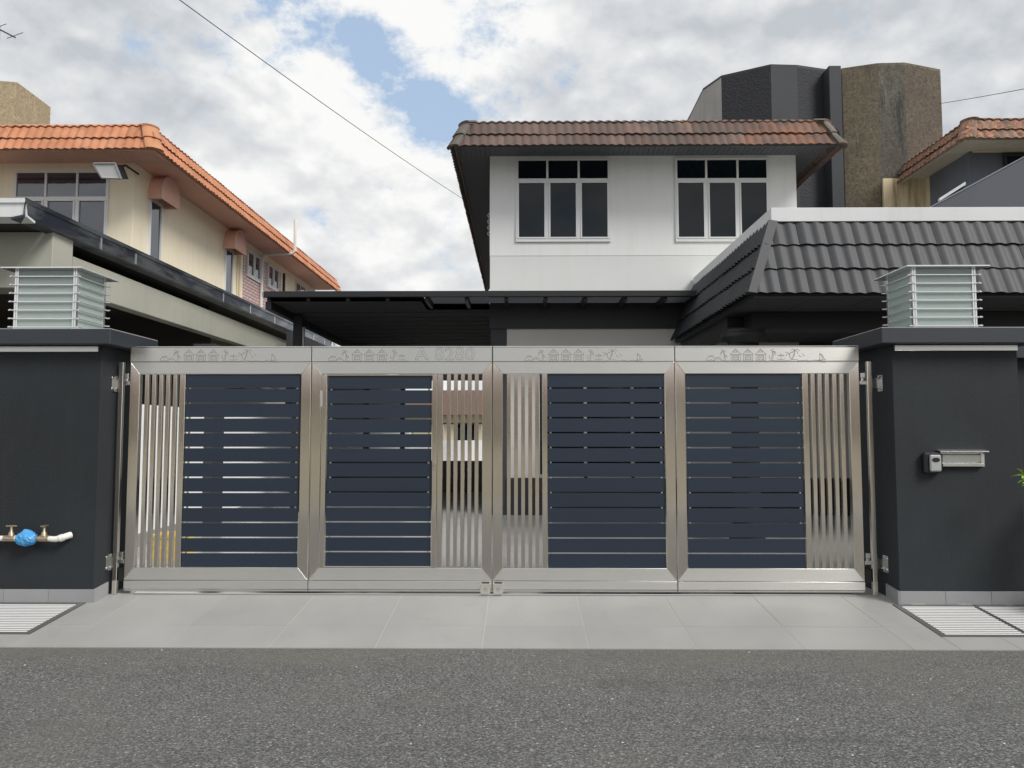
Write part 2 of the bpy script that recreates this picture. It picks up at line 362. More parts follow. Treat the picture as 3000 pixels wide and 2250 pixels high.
# ================================================================== mesh building
class MB:
    def __init__(s): s.v = []; s.f = []
    def box(s, x0, x1, y0, y1, z0, z1):
        b = len(s.v)
        s.v += [(x0, y0, z0), (x1, y0, z0), (x1, y1, z0), (x0, y1, z0), (x0, y0, z1), (x1, y0, z1), (x1, y1, z1), (x0, y1, z1)]
        s.f += [tuple(b+i for i in q) for q in ((0, 3, 2, 1), (4, 5, 6, 7), (0, 1, 5, 4), (1, 2, 6, 5), (2, 3, 7, 6), (3, 0, 4, 7))]
        return s
    def prism(s, poly, vec):          # poly: list of 3d points (any winding; normals recomputed), extruded by vec
        b = len(s.v); n = len(poly); vec = Vector(vec)
        s.v += [tuple(p) for p in poly]+[tuple(Vector(p)+vec) for p in poly]
        s.f += [tuple(b+i for i in range(n))[::-1], tuple(b+n+i for i in range(n))]
        s.f += [(b+i, b+(i+1) % n, b+n+(i+1) % n, b+n+i) for i in range(n)]
        return s
    def tube(s, pts, r, seg=8, caps=True):
        pts = [Vector(p) for p in pts]; rs = r if hasattr(r, '__len__') else [r]*len(pts)
        base = len(s.v); prev = None
        for i, p in enumerate(pts):
            t = (pts[min(i+1, len(pts)-1)]-pts[max(i-1, 0)]).normalized()
            if prev is None:
                a = Vector((0, 0, 1)) if abs(t.z) < .9 else Vector((1, 0, 0)); prev = t.cross(a).normalized()
            u = (prev-t*prev.dot(t)).normalized(); prev = u; v = t.cross(u)
            for k in range(seg):
                an = 2*math.pi*k/seg
                s.v.append(tuple(p+(u*math.cos(an)+v*math.sin(an))*rs[i]))
        for i in range(len(pts)-1):
            for k in range(seg):
                a = base+i*seg+k; b = base+i*seg+(k+1) % seg
                s.f.append((a, b, b+seg, a+seg))
        if caps:
            s.f.append(tuple(base+k for k in range(seg))[::-1]); s.f.append(tuple(base+(len(pts)-1)*seg+k for k in range(seg)))
        return s
    def lathe(s, c, prof, seg=20):    # prof: (r, z) from the bottom up, axis z at c
        base = len(s.v)
        for r, z in prof:
            for k in range(seg):
                an = 2*math.pi*k/seg; s.v.append((c[0]+r*math.cos(an), c[1]+r*math.sin(an), c[2]+z))
        for i in range(len(prof)-1):
            for k in range(seg):
                a = base+i*seg+k; b = base+i*seg+(k+1) % seg; s.f.append((a, b, b+seg, a+seg))
        s.f.append(tuple(base+k for k in range(seg))[::-1]); s.f.append(tuple(base+(len(prof)-1)*seg+k for k in range(seg)))
        return s
    def quad(s, a, b, c, d):
        n = len(s.v); s.v += [tuple(a), tuple(b), tuple(c), tuple(d)]; s.f.append((n, n+1, n+2, n+3)); return s
    def mesh(s, name, pivot=(0, 0, 0), bevel=0, smooth=False):
        me = bpy.data.meshes.new(name)
        me.from_pydata([(x-pivot[0], y-pivot[1], z-pivot[2]) for x, y, z in s.v], [], s.f)
        bm = bmesh.new(); bm.from_mesh(me); bmesh.ops.recalc_face_normals(bm, faces=bm.faces)
        if bevel: bmesh.ops.bevel(bm, geom=[e for e in bm.edges if len(e.link_faces) == 2 and e.calc_face_angle(0) > .5], offset=bevel, segments=1, affect='EDGES', clamp_overlap=True)
        bm.to_mesh(me); bm.free()
        if smooth:
            for p in me.polygons: p.use_smooth = True
            me.set_sharp_from_angle(angle=R(40))
        return me
PIV = {}
def tag(o, label=None, cat=None, group=None, kind=None):
    if label: o['label'] = label
    if cat: o['category'] = cat
    if group: o['group'] = group
    if kind: o['kind'] = kind
def thing(name, label, cat, loc, group=None):
    o = bpy.data.objects.new(name, None); o.empty_display_size = .2; COL.objects.link(o); o.location = loc
    tag(o, label, cat, group); PIV[o] = tuple(loc); return o
def part(name, mb, m, parent, bevel=0, smooth=False, kind=None, label=None):
    pv = PIV[parent]
    o = bpy.data.objects.new(name, mb.mesh(name, pv, bevel, smooth)); COL.objects.link(o); o.parent = parent; PIV[o] = pv
    o.data.materials.append(MATS[m])
    if kind: o['kind'] = kind
    if label: o['label'] = label
    return o
def solo(name, mb, m, label, cat, loc, group=None, bevel=0, smooth=False):
    o = bpy.data.objects.new(name, mb.mesh(name, loc, bevel, smooth)); COL.objects.link(o); o.location = loc
    o.data.materials.append(MATS[m]); tag(o, label, cat, group); PIV[o] = tuple(loc); return o
def struct(name, mb, m, kind='structure', bevel=0):
    o = bpy.data.objects.new(name, mb.mesh(name, (0, 0, 0), bevel)); COL.objects.link(o)
    o.data.materials.append(MATS[m]); o['kind'] = kind; PIV[o] = (0, 0, 0); return o
def inst(name, me, M, parent):
    o = bpy.data.objects.new(name, me); COL.objects.link(o); o.parent = parent
    o.matrix_local = Matrix.Translation(-Vector(PIV[parent])) @ M; PIV[o] = PIV[parent]; return o

# ================================================================== roof tiles
def roof_tile_mesh(name, w, L, m, amp=.024, th=.016, seg=5):
    n = 2*seg; us = [w*1.02*i/n for i in range(n+1)]
    def h(u):
        ph = (u/(w/2)) % 1.0
        return amp*(math.sin(math.pi*min(1, ph/.55)) if ph < .55 else 0) if False else amp*(.5-.5*math.cos(2*math.pi*ph))**.8
    mb = MB()
    for v, dz in ((0, 0), (L, 0)):
        for u in us: mb.v.append((u, v, h(u)))
    for u in us: mb.v.append((u, .004, h(u)-th))
    for u in us: mb.v.append((u, L, h(u)-th))
    k = n+1
    for i in range(n):
        mb.f.append((i, i+1, k+i+1, k+i)); mb.f.append((2*k+i, 2*k+i+1, i+1, i)); mb.f.append((3*k+i, 3*k+i+1, 2*k+i+1, 2*k+i))
    me = bpy.data.meshes.new(name); me.from_pydata(mb.v, [], mb.f)
    for i, p in enumerate(me.polygons): p.use_smooth = True
    me.set_sharp_from_angle(angle=R(50)); me.materials.append(MATS[m]); return me
def roof_face(parent, O, U, Sdir, length, segs, w, m, planes=(), amp=.024, lift=.040, name='roof_tile', start=0.0):
    """courses of tiles laid on one roof face; segs = [(slope vector of the face's section, number of courses)]"""
    O = Vector(O); U = Vector(U).normalized(); base = O.copy(); cache = {}
    for sv, cnt in segs:
        sv = Vector(sv); tot = sv.length; s = sv/tot; e = tot/cnt; L = e*1.22
        key = round(L, 3)
        if key not in cache: cache[key] = roof_tile_mesh(name, w, L, m, amp)
        nrm = U.cross(s).normalized()
        V = (s*L-nrm*lift).normalized(); Nn = U.cross(V).normalized()
        nt = int(math.ceil(length/w))
        for k in range(cnt):
            off = base+s*(e*k)+nrm*(lift+.012)
            for j in range(nt):
                o = off+U*(j*w+start+random.uniform(-.003, .003))+nrm*random.uniform(-.004, .005)+s*random.uniform(-.006, .006)
                M = Matrix(((U.x, V.x, Nn.x, o.x), (U.y, V.y, Nn.y, o.y), (U.z, V.z, Nn.z, o.z), (0, 0, 0, 1)))
                cs = [M @ Vector(c) for c in ((0, 0, 0), (w, 0, 0), (0, L, 0), (w, L, 0))]
                skip = False; cut = []
                for pc, pn in planes:
                    d = [(c-Vector(pc)).dot(Vector(pn)) for c in cs]
                    if min(d) > -.01: skip = True; break
                    if max(d) > .001: cut.append((pc, pn))
                if skip: continue
                me = cache[key]
                if cut:
                    me = me.copy(); bm = bmesh.new(); bm.from_mesh(me); Mi = M.inverted()
                    for pc, pn in cut:
                        bmesh.ops.bisect_plane(bm, geom=bm.verts[:]+bm.edges[:]+bm.faces[:], plane_co=Mi @ Vector(pc), plane_no=(Mi.to_3x3() @ Vector(pn)).normalized(), clear_outer=True)
                    nf = len(bm.faces); bm.to_mesh(me); bm.free()
                    if not nf: continue
                inst(name, me, M, parent)
        base = base+sv
def hip_caps(parent, pts, m, width=.40, rise=.055, per=.34):
    pts = [Vector(p) for p in pts]
    for a, b in zip(pts, pts[1:]):
        d = b-a; n = max(1, round(d.length/per)); t = d.normalized()
        side = t.cross(Vector((0, 0, 1))).normalized(); up = side.cross(t).normalized()
        for i in range(n):
            p0 = a+d*(i/n)-t*.03; p1 = a+d*((i+1)/n)+t*.02
            mb = MB(); K = 7
            for p, k_, lf in ((p0, 1.0, .022), (p1, .88, 0.0)):
                for q in range(K):
                    an = math.pi*q/(K-1); mb.v.append(tuple(p+side*(math.cos(an)*width/2*k_)+up*(math.sin(an)**.8*rise*k_-.045+lf+.03)))
            for p, k_, lf in ((p0, .9, .0), (p1, .8, -.02)):
                for q in range(K):
                    an = math.pi*q/(K-1); mb.v.append(tuple(p+side*(math.cos(an)*width/2*k_)+up*(math.sin(an)**.8*rise*k_-.06+lf+.03)))
            for q in range(K-1):
                mb.f.append((q, q+1, K+q+1, K+q)); mb.f.append((2*K+q, 2*K+q+1, q+1, q)); mb.f.append((3*K+q, 3*K+q+1, 2*K+q+1, 2*K+q))
            part('hip_tile', mb, m, parent, smooth=True)
def frame_pt(o, U, c):    # (a along, b up, c outward) to world
    U = Vector(U); Nn = U.cross(Vector((0, 0, 1)))
    return Vector(o)+U*c[0]+Vector((0, 0, 1))*c[1]+Nn*c[2]
def fbox(mb, o, U, a0, a1, b0, b1, c0, c1):
    return mb.prism([frame_pt(o, U, (a0, b0, c0)), frame_pt(o, U, (a1, b0, c0)), frame_pt(o, U, (a1, b1, c0)), frame_pt(o, U, (a0, b1, c0))], frame_pt((0, 0, 0), U, (0, 0, c1-c0)))
def window(parent, o, U, wd, ht, cols, transom, glass='dark_glass', fw=.055, frame='white_frame'):
    """aluminium window: fixed lights over casements; o = lower left corner on the wall face"""
    f = MB(); t = transom
    for a0, a1, b0, b1 in ((0, wd, 0, fw), (0, wd, ht-fw*.7, ht), (0, fw*.8, fw+.002, ht-fw*.7-.002), (wd-fw*.8, wd, fw+.002, ht-fw*.7-.002)):
        fbox(f, o, U, a0, a1, b0, b1, -.02, .035)
    if t: fbox(f, o, U, fw*.8+.002, wd-fw*.8-.002, t-fw*.5, t+fw*.5, -.02, .03)
    cw = wd/cols
    for i in range(1, cols):
        fbox(f, o, U, cw*i-fw*.45, cw*i+fw*.45, fw+.004, (t-fw*.5-.003) if t else ht-fw*.7-.004, -.02, .032)
        if t: fbox(f, o, U, cw*i-fw*.35, cw*i+fw*.35, t+fw*.5+.003, ht-fw*.7-.004, -.02, .032)
    wn = part('window', f, frame, parent)
    top = t-fw*.5 if t else ht-fw*.7
    for i in range(cols):
        a0 = cw*i+fw*.5; a1 = cw*(i+1)-fw*.5
        sd_ = MB(); q = .028
        for x in ((a0, a1, fw+.003, fw+.003+q), (a0, a1, top-q-.003, top-.003), (a0, a0+q, fw+q+.005, top-q-.005), (a1-q, a1, fw+q+.005, top-q-.005)):
            fbox(sd_, o, U, x[0], x[1], x[2], x[3], .0, .045)
        part('sash', sd_, frame, wn)
        p = MB(); fbox(p, o, U, a0+.01, a1-.01, fw, top, .002, .014); part('pane', p, glass, wn)
        if t:
            p = MB(); fbox(p, o, U, a0-.01, a1+.01, t+fw*.4, ht-fw*.6, .002, .012); part('pane', p, glass, wn)
    return wn

# ================================================================== ground, road, pavement
SLP = .093
g = MB(); g.box(-250, 250, -250, 250, -.6, -.30); struct('ground', g, 'earth')
g = MB()
nx, ny = 60, 24
for j in range(ny+1):
    for i in range(nx+1):
        x = -30+i; y = -9.5+8.21*j/ny
        g.v.append((x, y, -.128-.004*max(0, -(y+1.3))))
for j in range(ny):
    for i in range(nx): a = j*(nx+1)+i; g.f.append((a, a+1, a+nx+2, a+nx+1))
road = struct('road', g, 'asphalt')
g = MB()
for j, y in enumerate((-22.0, -9.5)):
    for x in (-60, 60): g.v.append((x, y, -.150))
g.f.append((0, 1, 3, 2)); struct('opposite_pavement', g, 'concrete_kerb')
def slope_slab(mb, x0, x1, y0, y1, top=0.0, th=.02):
    b = len(mb.v)
    for dz in (top-th, top):
        for x, y in ((x0, y0), (x1, y0), (x1, y1), (x0, y1)): mb.v.append((x, y, SLP*min(y, 0)+dz))
    mb.f += [tuple(b+i for i in q) for q in ((0, 3, 2, 1), (4, 5, 6, 7), (0, 1, 5, 4), (1, 2, 6, 5), (2, 3, 7, 6), (3, 0, 4, 7))]
FY = -1.30
GLx, GRx, GY0, GY1 = -3.855, 3.26, -1.04, -.24
g = MB()
# grout bed with openings for the two drain channels
for x0, x1, y0, y1 in ((-14, 14, FY, GY0-.001), (GLx+.001, GRx-.001, GY0, GY1), (-14, 14, GY1+.001, 0)):
    slope_slab(g, x0, x1, y0, y1, -.0025, .2)
pav = struct('pavement', g, 'grout_pale')
xs = sorted(set([round(-.289+.8*k, 3) for k in range(-17, 19)]))
for r_, (y0, y1) in enumerate(((-.822, -.002), (FY-.006, -.822))):
    for x0, x1 in zip(xs, xs[1:]):
        rects = [(x0, x1, y0, y1)]
        out = []
        for a0, a1, b0, b1 in rects:
            if a1 <= GLx or a0 >= GRx:
                # strip in front of and behind the grates
                if b0 < GY0: out.append((a0, a1, b0, min(b1, GY0)))
                if b1 > GY1: out.append((a0, a1, max(b0, GY1), b1))
            elif a0 < GLx < a1:
                out.append((GLx, a1, b0, b1))
                if b0 < GY0: out.append((a0, GLx, b0, min(b1, GY0)))
                if b1 > GY1: out.append((a0, GLx, max(b0, GY1), b1))
            elif a0 < GRx < a1:
                out.append((a0, GRx, b0, b1))
                if b0 < GY0: out.append((GRx, a1, b0, min(b1, GY0)))
                if b1 > GY1: out.append((GRx, a1, max(b0, GY1), b1))
            else: out.append((a0, a1, b0, b1))
        for a0, a1, b0, b1 in out:
            if a1-a0 < .02 or b1-b0 < .02: continue
            if a1 < -7 or a0 > 7.5: continue
            t_ = MB(); slope_slab(t_, a0+.0028, a1-.0028, b0+.0022, b1-.0022, random.uniform(-.0006, .0006), .012)
            part('paving_tile', t_, 'porcelain_grey', pav)
# drain pits under the grates
g = MB(); g.box(-14, GLx, GY0, GY1, -.45, -.18); g.box(GRx, 14, GY0, GY1, -.45, -.18)
o = struct('drain_channel', g, 'gap_black')
# driveway inside the gate
g = MB(); g.box(-5.0, 9, .0, 28, -.2, -.004); drv = struct('driveway', g, 'grout_pale')
for x0, x1 in zip(xs, xs[1:]):
    if x1 < -4.9 or x0 > 7: continue
    for k in range(12):
        y0 = .03+.8*k; y1 = y0+.8
        if y0 > 6.8: 
            if x0 > -.6: continue
        t_ = MB(); t_.box(max(x0, -4.99)+.002, x1-.002, y0+.002, y1-.002, -.012, .0)
        part('floor_tile', t_, 'porcelain_gloss', drv)
t_ = MB(); t_.box(-4.99, -.58, 9.66, 27.9, -.0035, -.001); part('floor_slab', t_, 'porcelain_gloss', drv)

peb = MB(); rr = random.Random(11)
for k in range(150):
    x, y = rr.uniform(-6, 6), rr.uniform(-5.2, -1.35)-.0; q = rr.uniform(.003, .008); z = -.128-.004*max(0, -(y+1.3))+q*.3
    b = len(peb.v); peb.v += [(x+q*rr.uniform(.7, 1.3), y, z), (x, y+q*rr.uniform(.7, 1.3), z), (x-q, y, z), (x, y-q, z), (x, y, z+q*.7), (x, y, z-q)]
    for a_, b_ in ((0, 1), (1, 2), (2, 3), (3, 0)): peb.f += [(b+a_, b+b_, b+4), (b+b_, b+a_, b+5)]
struct('road_grit', peb, 'pale_concrete', 'stuff')
# ================================================================== gate leaves
def motif_lines(full=True):
    L = [[(175, 285), (180, 250), (215, 225), (260, 220), (300, 240), (305, 290), (270, 285), (245, 270), (215, 285), (175, 285)], [(205, 215), (245, 205), (290, 212)],
         [(310, 270), (340, 235), (375, 235), (400, 255), (420, 285), (470, 290), (530, 290)], [(330, 265), (360, 255), (380, 270)],
         [(455, 275), (460, 200), (440, 140)], [(480, 270), (470, 200), (450, 140)], [(440, 140), (405, 150), (390, 190)], [(440, 135), (415, 165), (408, 205)],
         [(440, 135), (470, 120), (482, 155)], [(440, 135), (430, 108), (400, 120)], [(485, 200), (500, 215), (507, 242)], [(485, 200), (478, 232)]]
    for dx in (0, 200, 405):
        L += [[(a+dx, b) for a, b in q] for q in ([(558, 187), (640, 95), (730, 187), (558, 187)], [(605, 150), (640, 118), (675, 150), (605, 150)], [(568, 190), (568, 290), (597, 290), (597, 190)],
              [(690, 190), (690, 290), (718, 290), (718, 190)], [(597, 215), (690, 215)], [(597, 240), (690, 240)], [(597, 265), (690, 265)], [(615, 192), (615, 213)], [(632, 192), (632, 213)],
              [(652, 192), (652, 213)], [(672, 192), (672, 213)], [(620, 268), (620, 292), (665, 292), (665, 268)])]
    L += [[(1215, 275), (1235, 200), (1240, 140)], [(1238, 270), (1250, 200), (1250, 140)], [(1245, 135), (1280, 140), (1298, 185)], [(1245, 135), (1270, 160), (1280, 200)], [(1245, 135), (1215, 125), (1225, 110), (1265, 108)],
          [(1190, 200), (1185, 230), (1205, 260)], [(1325, 210), (1375, 185), (1425, 210), (1325, 210)], [(1375, 200), (1375, 265)], [(1310, 255), (1345, 270), (1400, 270), (1440, 255)], [(1150, 298), (1215, 287), (1330, 290), (1480, 290)]]
    if full:
        L += [[(1540, 262), (1520, 230), (1505, 180)], [(1560, 262), (1590, 200), (1600, 125)], [(1545, 262), (1580, 200), (1590, 130)], [(1600, 122), (1560, 100), (1540, 125)], [(1600, 122), (1645, 100), (1675, 130)],
              [(1600, 122), (1635, 140), (1650, 175)], [(1600, 122), (1570, 140), (1550, 170)], [(1600, 122), (1600, 92)], [(1505, 178), (1470, 150), (1450, 160)], [(1505, 178), (1465, 190), (1458, 215)], [(1505, 178), (1535, 150), (1550, 165)],
              [(1505, 178), (1525, 200)], [(1662, 200), (1680, 218), (1702, 226)], [(1715, 178), (1735, 185)], [(1738, 200), (1755, 212)],
              [(1480, 290), (1560, 272), (1640, 275), (1660, 292), (1790, 280), (1830, 295), (1920, 280), (1990, 286), (2110, 300)],
              [(2000, 272), (2000, 172), (2045, 200), (2075, 272)], [(2005, 180), (2035, 220), (2045, 272)], [(1985, 276), (2105, 276)]]
    return L
def ribbon(mb, pts, wdt, y, th):
    for (x0, z0), (x1, z1) in zip(pts, pts[1:]):
        d = Vector((x1-x0, z1-z0));
        if d.length < 1e-6: continue
        n_ = Vector((-d.y, d.x)).normalized()*wdt/2; e = d.normalized()*wdt*.4
        q = [(x0-e.x-n_.x, y, z0-e.y-n_.y), (x1+e.x-n_.x, y, z1+e.y-n_.y), (x1+e.x+n_.x, y, z1+e.y+n_.y), (x0-e.x+n_.x, y, z0-e.y+n_.y)]
        mb.prism(q, (0, -th, 0))
ZT, ZH, ZR, ZB0, ZB1, ZK = 2.290, 2.146, 2.033, .243, .129, .050
SW = .090
LG = 'stainless steel and slate blue slatted leaves of the folding gate'
def bolt(mb, x, y, z, r=.011):
    mb.tube([(x, y, z), (x, y-.008, z)], [r, r*.7], 8)
def leaf(x0, x1, label, slats, bars, wide, motif_px, full, text=None, door=None, stopper=None, hinge_side=None):
    T = thing('gate_leaf', label, 'gate', ((x0+x1)/2, 0, 0), LG)
    Y0, Y1 = 0.0, .06
    g_ = .0025
    a, b = x0+g_, x1-g_
    hd = MB(); hd.box(a, b, -.008, .058, ZH+.002, ZT-.010); header = part('header_panel', hd, 'steel_horizontal', T, .002)
    cp = MB(); cp.box(a-.001, b+.001, -.014, .064, ZT-.0095, ZT); part('header_cap', cp, 'steel_polished', T, .002)
    # mitred frame
    part('rail', MB().prism([(a, Y0, ZH), (b, Y0, ZH), (b-SW, Y0, ZR), (a+SW, Y0, ZR)], (0, .06, 0)), 'steel_horizontal', T, .0025)
    part('rail', MB().prism([(a, Y0, ZB1), (b, Y0, ZB1), (b-SW, Y0, ZB0), (a+SW, Y0, ZB0)], (0, .06, 0)), 'steel_horizontal', T, .0025)
    e = .0012
    part('stile', MB().prism([(a, Y0, ZH-e), (a, Y0, ZB1+e), (a+SW, Y0, ZB0+e), (a+SW, Y0, ZR-e)], (0, .06, 0)), 'steel_vertical', T, .0025)
    part('stile', MB().prism([(b, Y0, ZH-e), (b, Y0, ZB1+e), (b-SW, Y0, ZB0+e), (b-SW, Y0, ZR-e)], (0, .06, 0)), 'steel_vertical', T, .0025)
    part('kick_plate', MB().box(a, b, -.006, .05, ZK, ZB1-.004), 'steel_horizontal', T, .002)
    part('bottom_seal', MB().box(a, b, .006, .04, .030, ZK-.006), 'steel_polished', T)
    # motif on the header
    u = .003173/5.53; ox = PY(motif_px, 1030, 0)[0]; mb = MB()
    for pl in motif_lines(full):
        ribbon(mb, [(ox+(p-150)*u, 2.3175-q*u) for p, q in pl], .0042, -.0075, .0016)
    part('engraved_motif', mb, 'engraving', header)
    if text:
        cu = bpy.data.curves.new('number', 'FONT'); cu.body = text[0]; cu.size = .166; cu.fill_mode = 'NONE'; cu.bevel_depth = .0026; cu.bevel_resolution = 0
        cu.space_character = 1.08; cu.resolution_u = 5
        co = bpy.data.objects.new('tmp', cu); me = bpy.data.meshes.new_from_object(co)
        xsv = [v.co.x for v in me.vertices]; wdt = max(xsv)-min(xsv); x_0 = PY(text[1], 1030, 0)[0]; x_1 = PY(text[2], 1030, 0)[0]
        k = (x_1-x_0)/wdt; m0 = min(xsv); pv = PIV[T]
        for v in me.vertices:
            x, y, z = v.co; v.co = (x_0+(x-m0)*k-pv[0], -.0075-.0006*(z > 0)-pv[1], 2.163+y-pv[2])
        me.materials.append(MATS['engraving_dark'])
        no = bpy.data.objects.new('engraved_number', me); COL.objects.link(no); no.parent = header; no['kind'] = 'stuff'
        bpy.data.objects.remove(co)
    # slats
    host = T; sx0, sx1 = slats; zs0, zs1 = ZB0+.002, ZR-.002
    if door:
        d0, d1 = door
        host = None
        fr = MB(); q = .045
        fr.box(d0, d0+q, -.004, .05, ZB0+.006, ZR-.006); fr.box(d1-q, d1, -.004, .05, ZB0+.006, ZR-.006)
        fr.box(d0+q+.001, d1-q-.001, .0, .045, ZR-.016, ZR-.006); fr.box(d0+q+.001, d1-q-.001, .0, .045, ZB0+.006, ZB0+.014)
        host = part('wicket_door', fr, 'steel_vertical', T, .002)
        for zc in (1.80, .52):
            part('hinge', MB().tube([(d0-.004, -.010, zc-.075), (d0-.004, -.010, zc+.075)], .011, 10), 'steel_polished', host, smooth=True)
        lk = MB(); lk.box(d1-.036, d1-.012, -.009, -.0045, 1.13, 1.21); lk.tube([(d1-.024, -.009, 1.19), (d1-.024, -.03, 1.19)], .010, 10); lk.tube([(d1-.024, -.009, 1.15), (d1-.024, -.016, 1.15)], .007, 8)
        part('lock', lk, 'steel_polished', host, .001)
        part('lock_strike', MB().box(d1-.012, d1+.026, -.0075, -.0045, 1.372, 1.378), 'steel_polished', host)
        zs0 += .013; zs1 -= .015
    n = 13; gap = .0140; pitch = (zs1-zs0+gap)/n
    ref = MB().box(sx0, sx1, .016, .036, 0, pitch-gap).mesh('slat', PIV[T], .0015); ref.materials.append(MATS['slat_slate_blue'])
    for i in range(n):
        o = bpy.data.objects.new('slat', ref); COL.objects.link(o); o.parent = host; PIV[o] = PIV[T]; o.location = (0, random.uniform(-.0008, .0008), zs0+pitch*i)
    # two hidden battens the slats are screwed to
    for xx in (sx0+.02, sx1-.035):
        part('batten', MB().box(xx, xx+.015, .0365, .052, zs0, zs1), 'steel_vertical', host)
    for c0, c1 in wide:
        part('inner_stile', MB().box(c0, c1, .002, .052, ZB0+.001, ZR-.001), 'steel_vertical', T, .002)
    for c in bars:
        part('bar', MB().box(c-.0175, c+.0175, .004, .042, ZB0+.001, ZR-.001), 'steel_vertical', T, .0015)
    if stopper is not None:
        mb = MB(); sx = stopper
        mb.prism([(sx-.040, -.007, .016), (sx-.046, -.007, .034), (sx-.046, -.007, .108), (sx+.046, -.007, .108), (sx+.046, -.007, .034), (sx+.040, -.007, .016)], (0, -.028, 0))
        sp = part('drop_bolt_housing', mb, 'steel_vertical', T, .003)
        k = MB(); k.tube([(sx, -.035, .058), (sx, -.043, .058)], .020, 14); k.tube([(sx, -.043, .058), (sx, -.052, .058)], .010, 10); part('keyhole', k, 'steel_polished', sp, smooth=True)
        part('slot', MB().box(sx-.035, sx+.035, -.030, -.010, .1085, .117), 'gap_black', sp)
    return T
def X0(px): return PY(px, 1130, 0)[0]
def bx(a, b): return (X0(a)+X0(b))/2
leaf(-3.660, -1.957, 'gate leaf hinged to the tap-side pillar, tall open bars beside the pillar and palm engraving', (X0(543), X0(877)),
     [bx(423.5, 435), bx(444, 456), bx(464.5, 477), bx(485, 497), bx(506, 517.5)], [(X0(526), X0(542.3))], 467, True)
leaf(-1.953, -.264, 'gate leaf with the house number A 8280 engraved above its wicket door', (X0(959.5), X0(1264)),
     [bx(1309, 1320.5), bx(1329, 1341), bx(1350, 1361.5), bx(1370.5, 1381.5), bx(1391, 1402)], [(X0(1282), X0(1297))], 959, False, ('A 8280', 1216, 1390), (X0(943.5), X0(1281)), stopper=-.322)
leaf(-.259, 1.434, 'gate leaf right of the centre seam, bars on its left and slats on its right', (X0(1604.5), X0(1946)),
     [bx(1485, 1496), bx(1506, 1517), bx(1526.5, 1538), bx(1548, 1558), bx(1568, 1578.5)], [(X0(1588), X0(1603.5))], 1533, True, stopper=-.205)
leaf(1.438, 3.142, 'gate leaf hinged to the letter slot pillar, tall open bars at its right end', (X0(2010.5), X0(2350)),
     [bx(2376, 2388.5), bx(2397, 2409), bx(2418, 2430), bx(2440, 2452), bx(2461, 2473)], [(X0(2351.5), X0(2368))], 2065, True)
# floor guide track
solo('gate_track', MB().box(-3.56, 3.06, -.015, .055, .0, .014), 'steel_polished', 'thin stainless guide track on the tiles under the gate', 'gate track', (0, 0, 0), bevel=.003)
# hinge posts
def hinge_post(side, xp, xg, xpil, label):
    T = thing('hinge_post', label, 'gate post', (xp, .01, 0), 'hinge posts beside the gate')
    part('post', MB().box(xp-.021, xp+.021, -.012, .030, .002, 2.145), 'steel_vertical', T, .003)
    for zc in (1.985, .335):
        br = MB(); xa, xb = sorted((xpil, xp-side*.022))
        br.box(xa, xa+.006 if side > 0 else xb, -.05, .05, zc-.10, zc+.02) if False else None
        pl = MB(); pl.box(min(xpil, xpil+side*.006), max(xpil, xpil+side*.006), -.065, .035, zc-.12, zc+.03)
        arm = pl; arm.box(min(xpil+side*.0062, xp-side*.0212), max(xpil+side*.0062, xp-side*.0212), -.01, .03, zc-.09, zc-.0)
        pb = part('wall_bracket', arm, 'steel_polished', T)
        for dz in (.005, -.095):
            part('bolt', MB().tube([(xpil+side*.006, -.045, zc+dz), (xpil+side*.022, -.047, zc+dz)], [.014, .009], 10), 'steel_polished', pb, smooth=True)
        # pivot block and arm towards the leaf
        x_a, x_b = sorted((xp+side*.022, xg-side*.002))
        part('pivot_arm', MB().box(x_a, x_b, -.004, .022, zc-.055, zc-.022), 'steel_polished', T, .002)
        xc = xg-side*.028
        part('pivot_pin', MB().tube([(xc, .0, zc-.0215), (xc, .0, zc+.004)], .016, 10), 'steel_polished', T, smooth=True)
        part('pivot_block', MB().box(xc-.020, xc+.020, -.014, .022, zc+.006, zc+.052), 'steel_polished', T, .003)
    part('guide_box', MB().box(*sorted((xp+side*.03, xg-side*.003)), .005, .06, .12, .235), 'paint_black_metal', T)
hinge_post(1, -3.742, -3.660, -3.80, 'slim stainless hinge post between the tap-side pillar and the gate')
hinge_post(-1, 3.232, 3.142, 3.33, 'slim stainless hinge post between the gate and the letter slot pillar')

# ================================================================== gate pillars
def pillar(x0, x1, yb, label, cx0, cx1, strip, skirts):
    T = thing('gate_pillar', label, 'gate pillar', ((x0+x1)/2, .1, 0), 'charcoal gate pillars')
    part('body', MB().box(x0, x1, -.24, yb, -.30, 2.272), 'paint_charcoal', T, .006)
    part('cap', MB().box(cx0, cx1, -.37, yb+.12, 2.272, 2.41), 'paint_charcoal_cap', T, .006)
    part('cap_top', MB().box(cx0+.006, cx1-.006, -.364, yb+.114, 2.4105, 2.414), 'pale_concrete', T)
    part('light_strip', MB().box(strip[0], strip[1], -.268, -.2405, 2.215, 2.266), 'letter_steel', T, .002)
    zt = .092
    for a, b in skirts:
        mb = MB(); mb.prism([(a+.0015, -.241, -.05), (b-.0015, -.241, -.05), (b-.0015, -.241, zt), (a+.0015, -.241, zt)], (0, -.012, 0)); part('skirting_tile', mb, 'skirting_grey', T, .001)
    return T
pl = pillar(-5.0, -3.80, .42, 'charcoal gate pillar with the blue-wrapped water meter pipe', -5.2, -3.66, (-4.99, -3.825), [(-5.0, -4.60), (-4.60, -4.20), (-4.20, -3.80)])
part('skirting_tile', MB().prism([(-3.799, -.252, -.05), (-3.799, -.252, .092), (-3.799, -.02, .115), (-3.799, -.02, -.05)], (.012, 0, 0)), 'skirting_grey', pl)
